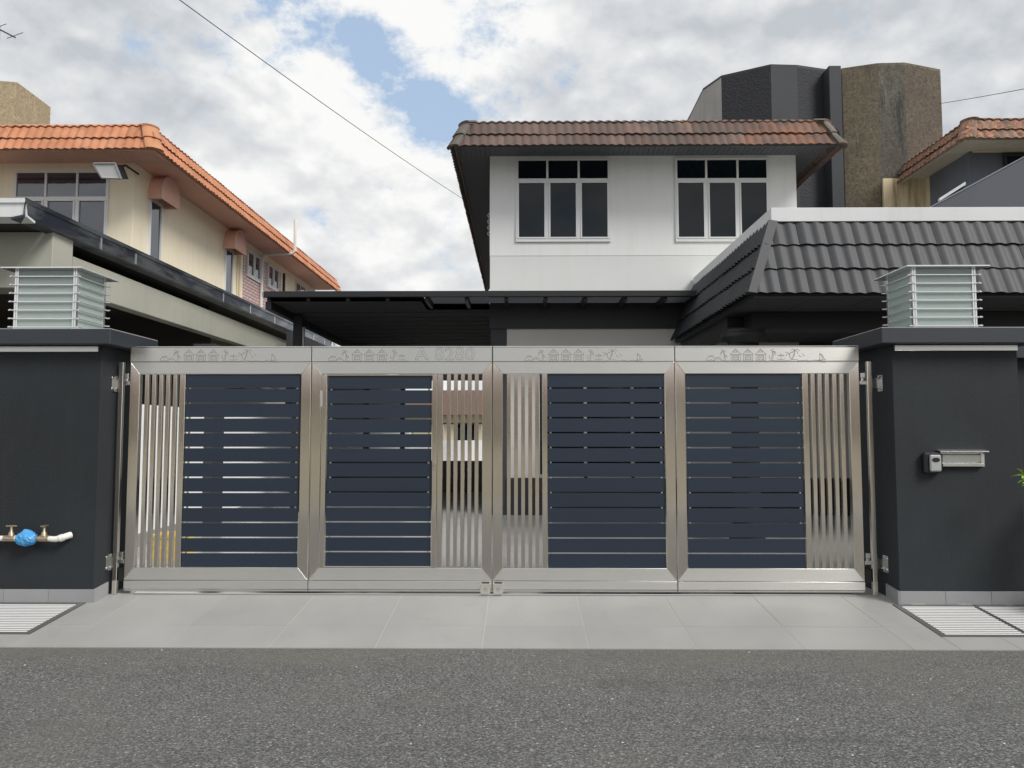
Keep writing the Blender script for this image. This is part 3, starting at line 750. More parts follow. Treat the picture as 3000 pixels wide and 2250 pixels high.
pr = pillar(3.33, 4.45, .58, 'charcoal gate pillar with the steel letter slot', 3.185, 4.58, (3.350, 4.44), [(3.33, 3.73), (3.73, 4.13), (4.13, 4.45)])
part('skirting_tile', MB().prism([(3.329, -.252, -.05), (3.329, -.252, .092), (3.329, -.02, .115), (3.329, -.02, -.05)], (-.012, 0, 0)), 'skirting_grey', pr)
T = thing('front_wall', 'charcoal boundary wall running on past the letter slot pillar', 'wall', (6, .3, 0))
part('body', MB().box(4.451, 9, .15, .35, -.3, 2.18), 'paint_charcoal', T, .004)
part('coping', MB().box(4.581, 9, .05, .45, 2.18, 2.30), 'paint_charcoal_cap', T, .004)
T = thing('front_wall', 'charcoal boundary wall beyond the water meter pillar, at the frame edge', 'wall', (-8, .3, 0))
part('body', MB().box(-12, -5.001, .15, .35, -.3, 1.9), 'paint_charcoal', T, .004)
part('coping', MB().box(-12, -5.201, .05, .45, 1.9, 2.0), 'paint_charcoal_cap', T, .004)

# ================================================================== pillar lamps
def lamp(x0, x1, y0, y1, zb, zt, label, bulb):
    T = thing('pillar_lamp', label, 'outdoor lamp', ((x0+x1)/2, (y0+y1)/2, zb), 'glass pillar lamps on the gate pillars')
    for xa, xb in ((x0, x0+.035), (x1-.035, x1)):
        for ya, yb in ((y0, y0+.035), (y1-.035, y1)):
            m = MB(); m.box(xa, xa+.016, ya, yb, zb, zt); m.box(xb-.016, xb, ya, yb, zb, zt)
            part('corner_post', m, 'aluminium_frame', T, .001)
    i = .008
    for mb in (MB().box(x0+.036, x1-.036, y0+i, y0+i+.005, zb+.003, zt-.002), MB().box(x0+.036, x1-.036, y1-i-.005, y1-i, zb+.003, zt-.002),
               MB().box(x0+i, x0+i+.005, y0+.036, y1-.036, zb+.003, zt-.002), MB().box(x1-i-.005, x1-i, y0+.036, y1-.036, zb+.003, zt-.002)):
        part('glass_pane', mb, 'frosted_glass', T)
    tp = MB(); tp.box(x0-.085, x1+.085, y0-.085, y1+.085, zt, zt+.012); part('top_plate', tp, 'aluminium_frame', T, .002)
    part('inner_lid', MB().box(x0+.01, x1-.01, y0+.01, y1-.01, zt-.03, zt-.001), 'aluminium_frame', T)
    n = 7; o = .042; r = .010
    for k in range(n):
        z = zb+.038+(zt-zb-.105)*k/(n-1); m = MB()
        m.box(x0-o, x1+o, y0-.016, y0-.002, z, z+r); m.box(x0-o, x1+o, y1+.002, y1+.016, z, z+r)
        m.box(x0-.016, x0-.002, y0-o, y1+o, z+.0006, z+r-.0006); m.box(x1+.002, x1+.016, y0-o, y1+o, z+.0006, z+r-.0006)
        part('louvre_ring', m, 'aluminium_frame', T, .0015)
    cx, cy = (x0+x1)/2, (y0+y1)/2
    if bulb:
        part('bulb', MB().lathe((cx, cy-.12, zb), [(.03, 0), (.032, .05), (.045, .08), (.052, .12), (.045, .165), (.02, .185)], 14), 'bulb_white', T, smooth=True)
    part('base_plate', MB().box(x0+.012, x1-.012, y0+.014, y1-.014, zb+.0005, zb+.006), 'aluminium_frame', T)
lamp(-4.692, -4.112, -.14, .36, 2.4145, 2.992, 'square frosted glass lamp with steel louvre rings on the tap-side pillar', False)
lamp(3.588, 4.168, -.14, .36, 2.4145, 2.988, 'square frosted glass lamp on the letter slot pillar, a bulb showing inside', True)

# ================================================================== drain grates
def grate(x0, x1, label, hinges=False, div_left=False):
    T = thing('drain_grate', label, 'drain grate', ((x0+x1)/2, -.64, SLP*-.64), 'slatted steel drain grates')
    a, b, c, d = x0+.004, x1-.004, GY0+.005, GY1-.005
    for q in ((a, b, c, c+.035), (a, b, d-.045, d), (a, a+.05 if not div_left else a+.012, c+.036, d-.046), (b-.012 if x1 < 0 and False else b-.012, b, c+.036, d-.046)):
        m = MB(); slope_slab(m, *q, .004, .03); part('frame', m, 'frame_dark_steel', T)
    fx0 = a+(.056 if not div_left else .016); fx1 = b-.016
    n = 17; span = (d-.05)-(c+.04); p = span/n
    for i in range(n):
        m = MB(); y = c+.04+p*i; slope_slab(m, fx0, fx1, y+.010, y+p-.009, .001, .003); part('bar', m, 'steel_grate', T)
    if hinges:
        for xx in hinges:
            m = MB(); slope_slab(m, xx, xx+.13, d-.012, d+.02, .010, .012); part('hinge', m, 'steel_polished', T)
def mirror_grate():
    T = thing('drain_grate', 'slatted steel drain grate below the blue-wrapped water meter', 'drain grate', (-4.9, -.64, SLP*-.64), 'slatted steel drain grates')
    a, b, c, d = -6.2, GLx-.004, GY0+.005, GY1-.005
    for q in ((a, b, c, c+.035), (a, b, d-.045, d), (a, a+.012, c+.036, d-.046), (b-.05, b, c+.036, d-.046)):
        m = MB(); slope_slab(m, *q, .004, .03); part('frame', m, 'frame_dark_steel', T)
    n = 17; span = (d-.05)-(c+.04); p = span/n
    for i in range(n):
        m = MB(); y = c+.04+p*i; slope_slab(m, a+.016, b-.054, y+.010, y+p-.009, .001, .003); part('bar', m, 'steel_grate', T)
mirror_grate()
grate(GRx, 3.96, 'slatted steel drain grate nearer the gate, below the letter slot pillar', (3.42, 3.83))
grate(3.962, 5.2, 'slatted steel drain grate at the frame edge, beyond the dividing bar', (4.25,), True)

# ================================================================== letter slot, key safe, water meter
T = thing('letter_slot', 'stainless letter slot with a hooded flap on the charcoal pillar', 'letter box', (3.91, -.245, 1.18))
part('back_plate', MB().box(3.722, 4.105, -.252, -.2405, 1.183, 1.31), 'letter_steel', T, .002)
part('flap', MB().prism([(3.735, -.253, 1.297), (3.735, -.275, 1.285), (3.735, -.268, 1.222), (3.735, -.253, 1.222)], (.335, 0, 0)), 'letter_steel', T, .001)
part('slot_lip', MB().box(3.73, 4.10, -.282, -.2525, 1.185, 1.212), 'aluminium_frame', T, .003)
part('hood', MB().prism([(3.700, -.2405, 1.335), (3.700, -.310, 1.320), (3.700, -.310, 1.312), (3.700, -.2405, 1.322)], (.425, 0, 0)), 'aluminium_frame', T, .001)
part('side_cheek', MB().box(4.072, 4.103, -.275, -.2525, 1.214, 1.300), 'letter_steel', T, .002)
T = thing('key_safe', 'small black key safe with a grey shutter beside the letter slot', 'key safe', (3.64, -.26, 1.13))
part('body', MB().box(3.560, 3.722, -.30, -.2405, 1.127, 1.308), 'black_plastic', T, .015)
sh_ = MB().box(3.60, 3.700, -.322, -.3005, 1.142, 1.288); part('shutter', sh_, 'grey_metal_paint', T, .010)
part('keypad', MB().lathe((0, 0, 0), [(.001, 0), (.030, 0), (.030, .004), (.001, .006)], 16), 'black_plastic', T)
kp = [o for o in COL.objects if o.parent == T and o.name.startswith('keypad')][0]
kp.data = MB().prism([(3.65+.034*math.cos(t*math.pi/8), -.3225, 1.245+.020*math.sin(t*math.pi/8)) for t in range(16)], (0, -.003, 0)).mesh('keypad', PIV[T]); kp.data.materials.append(MATS['black_plastic'])

T = thing('water_meter_pipe', 'white water pipe with two taps and a blue-wrapped meter on the charcoal pillar', 'water meter', (-4.4, -.30, .55))
zc = .548; yc = -.31
part('pipe', MB().tube([(-5.3, yc, zc-.002), (-4.555, yc, zc)], .024, 12), 'pvc_white', T, smooth=True)
part('pipe', MB().tube([(-4.40, yc, zc), (-4.26, yc, zc), (-4.17, yc, zc)], .020, 12), 'brass_old', T, smooth=True)
part('pipe', MB().tube([(-4.178, yc, zc-.002), (-4.12, yc, zc-.006), (-4.07, yc+.006, zc+.004), (-4.035, yc+.03, zc+.018), (-4.018, yc+.06, zc+.024)], [.024, .026, .027, .029, .029], 12), 'pvc_white', T, smooth=True)
part('collar', MB().tube([(-4.085, yc, zc-.001), (-4.055, yc+.014, zc+.010)], .032, 12), 'pvc_white', T, smooth=True)
part('coupling', MB().tube([(-4.575, yc, zc), (-4.545, yc, zc)], .030, 8), 'brass_old', T)
part('coupling', MB().tube([(-4.485, yc, zc), (-4.46, yc, zc)], .028, 8), 'pvc_white', T)
for xx, tilt in ((-4.515, 0), (-4.222, 1)):
    v = MB(); v.tube([(xx-.04, yc, zc), (xx+.04, yc, zc)], .029, 8); v.lathe((xx, yc, zc+.02), [(.028, 0), (.022, .03), (.012, .045), (.011, .085)], 10)
    vv = part('valve', v, 'brass_old', T, smooth=True)
    h = MB()
    if tilt: h.box(xx-.012, xx+.018, yc-.04, yc+.03, zc+.105, zc+.116)
    else: h.tube([(xx-.048, yc, zc+.108), (xx+.05, yc, zc+.110)], .007, 8)
    part('tap_handle', h, 'brass_old', vv)
me = MB(); rr = random.Random(3)
SEG, RG = 18, 11
for i in range(RG):
    t = i/(RG-1); x = -4.462+.170*t; r = .030+.036*math.sin(math.pi*min(1, max(0, t*1.0)))**.6
    for k in range(SEG):
        an = 2*math.pi*k/SEG; q = r*(1+rr.uniform(-.10, .10)+(.22 if .3 < t < .75 and abs(an-math.pi/2) < .5 else 0))
        me.v.append((x+rr.uniform(-.004, .004), yc+q*math.cos(an), zc+q*math.sin(an)))
for i in range(RG-1):
    for k in range(SEG): a = i*SEG+k; b = i*SEG+(k+1) % SEG; me.f.append((a, b, b+SEG, a+SEG))
me.f.append(tuple(range(SEG))[::-1]); me.f.append(tuple((RG-1)*SEG+k for k in range(SEG)))
part('meter_wrap', me, 'blue_plastic', T)

# ================================================================== our house
HX0, HX1, HY, HZ = -.570, 5.12, 6.90, 6.70
H = thing('white_house', 'white two-storey house with a weathered brown tiled roof behind the gate', 'house', ((HX0+HX1)/2, HY, 0))
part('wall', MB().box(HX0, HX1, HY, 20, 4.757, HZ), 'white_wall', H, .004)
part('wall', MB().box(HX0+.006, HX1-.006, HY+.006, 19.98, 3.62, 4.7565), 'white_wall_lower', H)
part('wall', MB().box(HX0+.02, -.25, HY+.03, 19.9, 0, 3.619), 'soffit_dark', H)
# ground floor front: piers round the dark sliding door, dark plinth below
part('wall', MB().box(-.249, .30, HY+.03, 7.3, .67, 3.619), 'shaded_ground_wall', H)
part('wall', MB().box(.301, 5.1, HY+.03, 7.3, 2.75, 3.619), 'shaded_ground_wall', H)
part('wall', MB().box(2.98, 5.1, HY+.03, 7.3, .67, 2.749), 'shaded_ground_wall', H)
part('plinth', MB().box(-.249, 5.1, HY+.0, 7.3, 0, .669), 'dark_plinth', H)
dr = MB()
for a in (.301, 1.16, 2.02, 2.92): dr.box(a, a+.055, HY+.06, HY+.12, .67, 2.749)
dr.box(.357, 2.919, HY+.06, HY+.12, 2.69, 2.749); dr.box(.357, 2.919, HY+.06, HY+.12, .67, .73)
d_ = part('sliding_door', dr, 'grey_metal_paint', H)
for a in (.357, 1.216, 2.076): part('pane', MB().box(a, a+(.802 if a < 2 else .843), HY+.085, HY+.09, .731, 2.689), 'dark_glass', d_)
part('door_void', MB().box(.32, 2.97, 7.35, 7.4, 0, 3.3), 'gap_black', H)
for k, (wx0, wx1, wz0, wz1) in enumerate(((-.083, 1.668, 5.015, 6.590), (2.868, 4.610, 5.010, 6.590))):
    window(H, (wx0, HY, wz0), (1, 0, 0), wx1-wx0, wz1-wz0, 3, 1.165)
# roof
ex0, ex1, ey, ez = -1.185, 5.62, 6.0, 6.47
I1, H1, I2, H2 = .20, .47, .20, .13
roof = part('roof', MB(), 'tile_weathered', H) if False else None
def deck(parent, x0, x1, y0, y1, z, m, left=True, right=True):
    mb = MB(); L = 1 if left else 0; Q = 1 if right else 0
    lv = [(.09, .19), (I1, H1-.01), (I1+I2, H1+H2-.01)]
    for ins, hh in lv:
        mb.v += [(x0+ins*L, y0+ins, z+hh), (x1-ins*Q, y0+ins, z+hh), (x1-ins*Q, y1, z+hh), (x0+ins*L, y1, z+hh)]
    for k in range(2):
        b = 4*k
        for i in range(4): mb.f.append((b+i, b+(i+1) % 4, b+4+(i+1) % 4, b+4+i))
    mb.f.append((3, 2, 1, 0)); mb.f.append((8, 9, 10, 11))
    return part('roof', mb, m, parent)
def tiled_roof(parent, x0, x1, y0, y1, z, tm, hm, w=.30, left=True, right=True, lw=None, amp=.024, hw=.30):
    rf = deck(parent, x0, x1, y0, y1, z, tm, left, right)
    pl_ = []
    if left: pl_.append(((x0, y0, z), Vector((-1, 1, 0)).normalized()))
    if right: pl_.append(((x1, y0, z), Vector((1, 1, 0)).normalized()))
    roof_face(rf, (x0, y0, z), (1, 0, 0), (0, 1, 1), x1-x0, [((0, I1, H1), 2), ((0, I2, H2), 1)], w, tm, pl_, amp)
    if left:
        roof_face(rf, (x0, y1, z), (0, -1, 0), None, y1-y0, [((I1, 0, H1), 2), ((I2, 0, H2), 1)], lw or w, tm, [((x0, y0, z), Vector((1, -1, 0)).normalized())], amp, start=0)
        hip_caps(rf, [(x0+.015, y0+.0, z+.03), (x0+I1, y0+I1, z+H1+.03), (x0+I1+I2*.55, y0+I1+I2*.55, z+H1+H2*.55+.03)], hm, hw)
    if right:
        roof_face(rf, (x1, y0, z), (0, 1, 0), None, y1-y0, [((-I1, 0, H1), 2), ((-I2, 0, H2), 1)], lw or w, tm, [((x1, y0, z), Vector((-1, -1, 0)).normalized())], amp)
        hip_caps(rf, [(x1-.015, y0+.0, z+.03), (x1-I1, y0+I1, z+H1+.03), (x1-I1-I2*.55, y0+I1+I2*.55, z+H1+H2*.55+.03)], hm, hw)
    return rf
def soffit(parent, x0, x1, y0, y1, wx0, wx1, wy, z, m, left=True, right=True, pitch=.09, th=.035, front=True, ze=0):
    mb = MB(); g_ = .008
    if front:
        n = int((x1-x0)/pitch)
        for i in range(n):
            a = x0+(x1-x0)*i/n; b = x0+(x1-x0)*(i+1)/n-g_
            mb.box(a, b, y0+.052, wy, z-.012, z)
    n = int((y1-wy)/pitch)
    for i in range(n):
        a = wy+(y1-wy)*i/n; b = wy+(y1-wy)*(i+1)/n-g_
        if left: mb.box(x0+.052, wx0, a, b, z-.012, z)
        if right: mb.box(wx1, x1-.052, a, b, z-.012, z)
    part('soffit_boards', mb, m, parent, kind='stuff')
    f = MB(); f.box(x0+.035, x1-.035, y0+.035, y0+.05, ze+.015, ze+.06)
    if left: f.box(x0+.035, x0+.05, y0+.051, y1, ze+.015, ze+.06)
    if right: f.box(x1-.05, x1-.035, y0+.051, y1, ze+.015, ze+.06)
    part('fascia', f, m, parent)
tiled_roof(H, ex0, ex1, ey, 20.2, ez, 'tile_weathered', 'tile_weathered_hip')
part('soffit_void', MB().box(ex0+.09, ex1-.09, ey+.09, 20.1, ez+.188, ez+.20), 'soffit_grey', H)
soffit(H, ex0, ex1, ey, 20.1, HX0, HX1, HY, ez+.185, 'soffit_grey', ze=ez)
part('soffit_bead', MB().box(HX0, HX1, HY-.03, HY-.001, 6.601-.03, 6.46) if False else MB().box(HX0+.01, HX1-.01, HY-.012, HY-.0005, 6.40, 6.45), 'soffit_dark', H) if False else None
# wrought ornament seen edge-on on the side wall
o_ = MB()
for k in range(4):
    zc2 = 5.35+.12*k; yy = 7.6
    o_.tube([(HX0-.002, yy, zc2), (HX0-.05, yy, zc2+.05), (HX0-.075, yy, zc2+.01), (HX0-.04, yy, zc2-.03)], .006, 6)
part('scroll_ornament', o_, 'white_plain', H)

# ================================================================== towers (party wall water tanks)
def tower(name, label, pts, zt, mats, zb=0, edge_mat=None, loc=None):
    T = thing(name, label, 'tower', loc or (pts[0][0], pts[0][1], 0))
    n = len(pts)
    for i in range(n):
        a = pts[i]; b = pts[(i+1) % n]; d = (Vector((b[0]-a[0], b[1]-a[1]))).normalized(); nn = Vector((d.y, -d.x))*-.12
        mb = MB(); mb.prism([(a[0], a[1], zb), (b[0], b[1], zb), (b[0]+nn.x, b[1]+nn.y, zb), (a[0]+nn.x, a[1]+nn.y, zb)], (0, 0, zt-zb))
        part('wall_panel', mb, mats[i % len(mats)], T)
    cpt = MB(); cpt.prism([(x, y, zt+.001) for x, y in pts], (0, 0, .05)); part('rim', cpt, edge_mat or mats[0], T)
    return T
ZT2 = 9.0
def at(px, py):
    r = ray(px, py); t = (ZT2-1.476)/r[2]; return r[0]*t, -7.14+r[1]*t
A = [at(2025, 335), at(2060, 265), at(2113, 228), at(2258, 195), at(2335, 197), at(2425, 210)]
back = [(A[-1][0], A[-1][1]+3.5), (A[0][0], A[-1][1]+3.5)]
tower('black_tower', 'black painted rooftop tower behind the white house with one bare grey facet', A+back, ZT2, ['tower_grey', 'tower_grey', 'tower_black', 'tower_black_smooth', 'tower_black', 'tower_black', 'tower_black', 'tower_grey'], 3, edge_mat='tower_black_smooth')
B = [at(2466, 207), at(2570, 192), at(2650, 190), at(2755, 210)]
back = [(B[-1][0]+.15, B[-1][1]+3.3), (B[0][0], B[0][1]+3.3)]
tower('brown_tower', 'stained brown pebbledash tower standing right of the white house', B+back, ZT2, ['tower_brown', 'tower_brown_dark', 'tower_brown_plain', 'tower_brown_plain', 'tower_brown', 'tower_brown'], 0)
f0 = PY(2425, 192, 8.15); f1 = PY(2464, 192, 8.15)
solo('fin_wall', MB().box(f0[0]+.02, f1[0], 8.15, 11, 0, f0[1]), 'tower_black_smooth', 'tall narrow dark fin wall between the black and the brown tower', 'wall', ((f0[0]+f1[0])/2, 8.15, 0), bevel=.01)
solo('side_screen_wall', MB().box(5.14, 6.2, 8.75, 8.85, 0, 7.2), 'tower_black', 'black roughcast wall in the gap right of the white house', 'wall', (5.7, 8.8, 0))

# ================================================================== car porch with black mansard roof
PXL, PYF, PZE = 2.815, 2.14, 3.154
PI, PH = .396, .994
T = thing('car_porch', 'car porch with a black tiled mansard roof and white parapet', 'car porch', (5.5, 5, 0))
mb = MB(); x1 = 9.5
mb.v += [(PXL, PYF, PZE), (x1, PYF, PZE), (x1, 6.88, PZE), (PXL, 6.88, PZE), (PXL+PI, PYF+PI, PZE+PH), (x1, PYF+PI, PZE+PH), (x1, 6.88, PZE+PH), (PXL+PI, 6.88, PZE+PH)]
mb.f += [(0, 1, 5, 4), (1, 2, 6, 5), (2, 3, 7, 6), (3, 0, 4, 7), (4, 5, 6, 7), (3, 2, 1, 0)]
rf = part('roof', mb, 'tile_black', T)
hp = [((PXL, PYF, PZE), Vector((-1, 1, 0)).normalized())]
roof_face(rf, (PXL, PYF, PZE), (1, 0, 0), None, 5.6, [((0, PI, PH), 3)], .34, 'tile_black', hp, .022, .03)
roof_face(rf, (PXL, 6.88, PZE), (0, -1, 0), None, 6.88-PYF, [((PI, 0, PH), 3)], .30, 'tile_black', [((PXL, PYF, PZE), Vector((1, -1, 0)).normalized())], .036, .045)
# flat mitre flashing down the hip
a = Vector((PXL, PYF, PZE)); b = Vector((PXL+PI, PYF+PI, PZE+PH)); 
mb = MB(); w0 = .10
for p in (a, b):
    q = 1.0
    mb.v += [tuple(p+Vector((-.052, w0, .02))), tuple(p+Vector((-.060, -.060, .035))), tuple(p+Vector((w0*.55, -.052, .02)))]
mb.f += [(0, 1, 4, 3), (1, 2, 5, 4), (0, 2, 1), (3, 4, 5), (0, 3, 5, 2)]
part('hip_flashing', mb, 'tile_black_hip', rf)
px_, py_ = PXL+PI, PYF+PI
part('parapet', MB().box(px_-.03, 9.5, py_-.05, py_+.10, PZE+PH+.012, PZE+PH+.19), 'white_fascia', T, .004)
part('parapet', MB().box(px_-.03, px_+.09, py_+.102, 6.88, PZE+PH+.012, PZE+PH+.19), 'white_fascia', T, .004)
part('roof_slab', MB().box(px_+.1, 9.5, py_+.11, 6.88, PZE+PH+.02, PZE+PH+.06), 'pale_concrete', T)
# soffit panels with joints
mb = MB()
for i in range(9):
    for j in range(6):
        xa = PXL+.052+.72*i; ya = PYF+.052+.84*j
        if xa > 9: continue
        part('soffit_panel', MB().box(xa+.006, xa+.714, ya+.006, min(ya+.834, 6.86), PZE-.022, PZE-.004), 'soffit_dark', T)
part('fascia', MB().box(PXL+.03, 9.5, PYF+.03, PYF+.05, PZE-.03, PZE-.001), 'paint_black_metal', T)
part('fascia', MB().box(PXL+.03, PXL+.05, PYF+.051, 6.88, PZE-.03, PZE-.001), 'paint_black_metal', T)
part('beam', MB().box(PXL+.35, 9.5, 3.27, 3.70, PZE-.26, PZE-.03), 'paint_black_metal', T)
part('beam', MB().box(PXL+.12, PXL+.48, 3.71, 6.88, PZE-.18, PZE-.03), 'paint_black_metal', T)
def column(cx, cy):
    c = part('column', MB().lathe((cx, cy, 0), [(.24, 0), (.24, .12), (.20, .16), (.19, .2), (.18, 2.62), (.185, 2.65), (.215, 2.68), (.20, 2.71), (.25, 2.76), (.305, 2.80), (.305, 2.85), (.28, 2.86), (.28, PZE-.262)], 28), 'paint_black_metal', T, smooth=True)
column(3.09, 3.48)
column(7.3, 3.48)
part('back_wall', MB().box(5.14, 9.5, 6.89, 7.0, 2.6, 4.1), 'dark_interior', T)
part('back_wall', MB().box(5.14, 9.5, 6.891, 7.0, .67, 2.599), 'pale_concrete', T)
part('plinth', MB().box(5.101, 9.5, 6.88, 7.0, 0, .669), 'dark_plinth', T)
# bracket lamp under the soffit
part('ceiling_light', MB().lathe((5.0, 4.0, 2.85), [(.02, 0), (.13, .01), (.15, .03), (.03, .05), (.02, .24)], 16), 'grey_metal_paint', T, smooth=True)

# ================================================================== our metal canopy
CX0, CX1, CY0, CZ = -4.435, 3.24, 5.95, 3.93
T = thing('metal_canopy', 'black metal canopy with rafters across the front and side of the white house', 'canopy', (-.6, 6, 0))
part('gutter', MB().box(CX0, CX1, CY0, CY0+.10, CZ-.10, CZ), 'paint_black_metal', T, .004)
part('gutter_end', MB().prism([(CX0-.004, CY0-.01, CZ-.10), (CX0-.004, CY0-.03, CZ-.02), (CX0-.004, CY0-.01, CZ+.008), (CX0-.004, CY0+.12, CZ+.008), (CX0-.004, CY0+.12, CZ-.10)], (-.02, 0, 0)), 'grey_metal_paint', T)
part('roof_sheet', MB().box(CX0, -1.72, CY0+.101, 26, CZ-.05, CZ-.03), 'canopy_sheet', T)
part('roof_sheet', MB().box(-1.719, HX0-.01, HY+.06, 26, CZ-.05, CZ-.03), 'canopy_sheet', T)
x = -1.63; xsr = [-1.63+.69*k for k in range(8)]
for k, xr in enumerate(xsr):
    if xr > CX1: break
    part('rafter', MB().box(xr-.03, xr+.03, CY0+.101, HY-.02, CZ-.16, CZ-.052), 'paint_black_metal', T)
    x_n = min(xr+.69, CX1)
    part('roof_pane', MB().box(xr-.0, x_n-.004, CY0+.101, HY-.005, CZ-.05, CZ-.04), 'smoked_polycarbonate', T)
for k in range(5):
    xr = -4.38+.69*k
    if xr < -1.7: part('rafter', MB().box(xr-.03, xr+.03, CY0+.101, 25.9, CZ-.16, CZ-.052), 'paint_black_metal', T)
mb = MB()
for k in range(30): mb.box(CX0+.11, HX0-.02, HY+.3+.62*k, HY+.33+.62*k, CZ-.185, CZ-.1751)
part('purlins', mb, 'paint_black_metal', T, kind='stuff')
part('wall_beam', MB().box(HX0+.002, CX1, HY-.03, HY+.029, 3.40, 3.60), 'paint_black_metal', T)
part('wall_plate', MB().box(HX0+.002, CX1, HY-.02, HY+.018, 3.601, CZ-.053), 'paint_black_metal', T)
part('under_sheet', MB().box(CX0+.11, -1.72, CY0+.11, 25.9, CZ-.175, CZ-.165), 'canopy_sheet', T)
part('under_sheet', MB().box(-1.719, HX0-.01, HY+.06, 25.9, CZ-.175, CZ-.165), 'canopy_sheet', T)
part('side_beam', MB().box(CX0, CX0+.10, CY0+.102, 25.9, CZ-.30, CZ-.162), 'paint_black_metal', T)
for i, yy in enumerate((7.35, 14.0, 20.5)):
    part('post', MB().box(CX0+.10, CX0+.26, yy, yy+.16, 0, CZ-.20), 'paint_black_metal', T, .005)
part('bracket', MB().box(CX0+.262, CX0+.30, 7.4, 7.46, 3.1, 3.5), 'grey_metal_paint', T)

# ================================================================== yard: boundary wall, piers, back wall, crate
T = thing('boundary_wall', 'long white boundary wall seen behind the left gate bars', 'wall', (-5.1, 8, 0))
part('body', MB().box(-5.2, -5.0, .43, 28, .165, 1.86), 'white_plain', T, .004)
part('plinth', MB().box(-5.2, -4.985, .43, 28, -.1, .164), 'skirting_grey', T)
part('added_dark_sheet', MB().box(-5.15, -5.05, 9.6, 25.5, 1.861, 3.72), 'soffit_dark', T)  # added dark sheet that keeps the view above the wall dark
part('pier', MB().box(-5.2, -4.86, 4.95, 5.42, 0, 2.9), 'soffit_dark', T)
T = thing('back_wall', 'low white wall with a rail across the far end of the side yard', 'wall', (-3, 28.1, 0))
part('body', MB().box(-5.2, 1, 28.01, 28.2, 0, 1.16), 'white_plain', T)
part('rail', MB().box(-5.2, 1, 28.05, 28.12, 1.9, 1.98), 'soffit_dark', T)
m_ = MB()
for k in range(38): m_.box(-5.15+.16*k, -5.12+.16*k, 28.07, 28.10, 1.161, 1.899)
part('balusters', m_, 'pale_concrete', T, kind='stuff')
solo('low_dark_wall', MB().box(-4.99, -.60, 12.4, 12.6, 0, .78), 'dark_plinth', 'low dark tiled wall across the side yard, seen between the centre gate bars', 'wall', (-2.8, 12.4, 0), bevel=.01)
T = thing('yellow_crate', 'yellow plastic crate on the driveway behind the left gate bars', 'crate', (-4.3, 2.1, 0))
cr = MB()
for z0, z1 in ((.0, .03), (.245, .285)):
    cr = MB(); cr.box(-4.36, -3.98, 1.92, 1.95, z0, z1); cr.box(-4.36, -3.98, 2.27, 2.30, z0, z1); cr.box(-4.36, -4.33, 1.951, 2.269, z0, z1); cr.box(-4.01, -3.98, 1.951, 2.269, z0, z1); part('rim', cr, 'yellow_plastic', T)
part('side', MB().box(-4.355, -3.985, 1.93, 1.94, .031, .13), 'yellow_plastic', T); part('side', MB().box(-4.355, -3.985, 1.93, 1.94, .14, .244), 'yellow_plastic', T)
part('side', MB().box(-4.355, -3.985, 2.28, 2.29, .031, .244), 'yellow_plastic', T)
part('end', MB().box(-4.35, -4.34, 1.951, 2.269, .031, .244), 'yellow_plastic', T); part('end', MB().box(-4.0, -3.99, 1.951, 2.269, .031, .244), 'yellow_plastic', T)
part('base', MB().box(-4.33, -4.01, 1.951, 2.269, .002, .012), 'yellow_plastic', T)
T = thing('far_bungalow', 'low house with brown roof seen far off between the centre gate bars', 'house', (-3, 40, 0))
part('wall', MB().box(-14, 8, 40, 46, 0, 2.7), 'cream_plain', T)
part('roof', MB().prism([(-15, 39.2, 2.6), (-15, 43, 4.3), (-15, 46.8, 2.6)], (24, 0, 0)), 'opposite_roof', T)
for xx in (-12, -8, -4, 0, 4): part('window', MB().box(xx, xx+1.4, 39.96, 40, 1.0, 2.1), 'dark_glass', T)

# ================================================================== left neighbour: cream house
LX = -7.24
NH = thing('cream_house', 'cream two-storey house with orange tiled roof and salmon eaves', 'house', (-9, 6.9, 0))
part('wall', MB().box(-15, LX, 6.9, 19.6, 0, 6.56), 'cream_wall', NH, .004)
lex, ley, lez = -6.42, 6.0, 6.44
tiled_roof(NH, -16, lex, ley, 19.8, lez, 'tile_terracotta', 'tile_terracotta_hip', left=False, hw=.32)
part('soffit_void', MB().box(-16, lex-.09, ley+.09, 19.7, lez+.118, lez+.13), 'salmon_paint', NH)
soffit(NH, -16, lex, ley, 19.7, -15, LX, 6.9, lez+.115, 'salmon_paint', left=False, pitch=.075, ze=lez)
window(NH, (-9.483, 6.9, 4.90), (1, 0, 0), 1.78, 1.49, 3, .97, 'tinted_glass')
def sidewin(y0, y1, z0, z1, cols, transom=0, glass='tinted_glass', fr='white_frame'): window(NH, (LX+(.018 if 12 < y0 < 16 else 0), y0, z0), (0, 1, 0), y1-y0, z1-z0, cols, transom, glass, .05, fr)
sidewin(7.47, 8.0, 4.4, 6.08, 1); sidewin(11.30, 11.85, 4.3, 6.06, 1)
sidewin(12.78, 13.80, 5.62, 6.34, 2, 0, 'tinted_glass'); sidewin(14.42, 15.40, 5.66, 6.34, 2, 0, 'tinted_glass')
sidewin(17.2, 18.8, 4.9, 6.36, 3, .9)
part('wall_tiles', MB().box(LX+.001, LX+.018, 12.58, 15.7, 2.5, 6.30), 'pink_wall_tiles', NH)
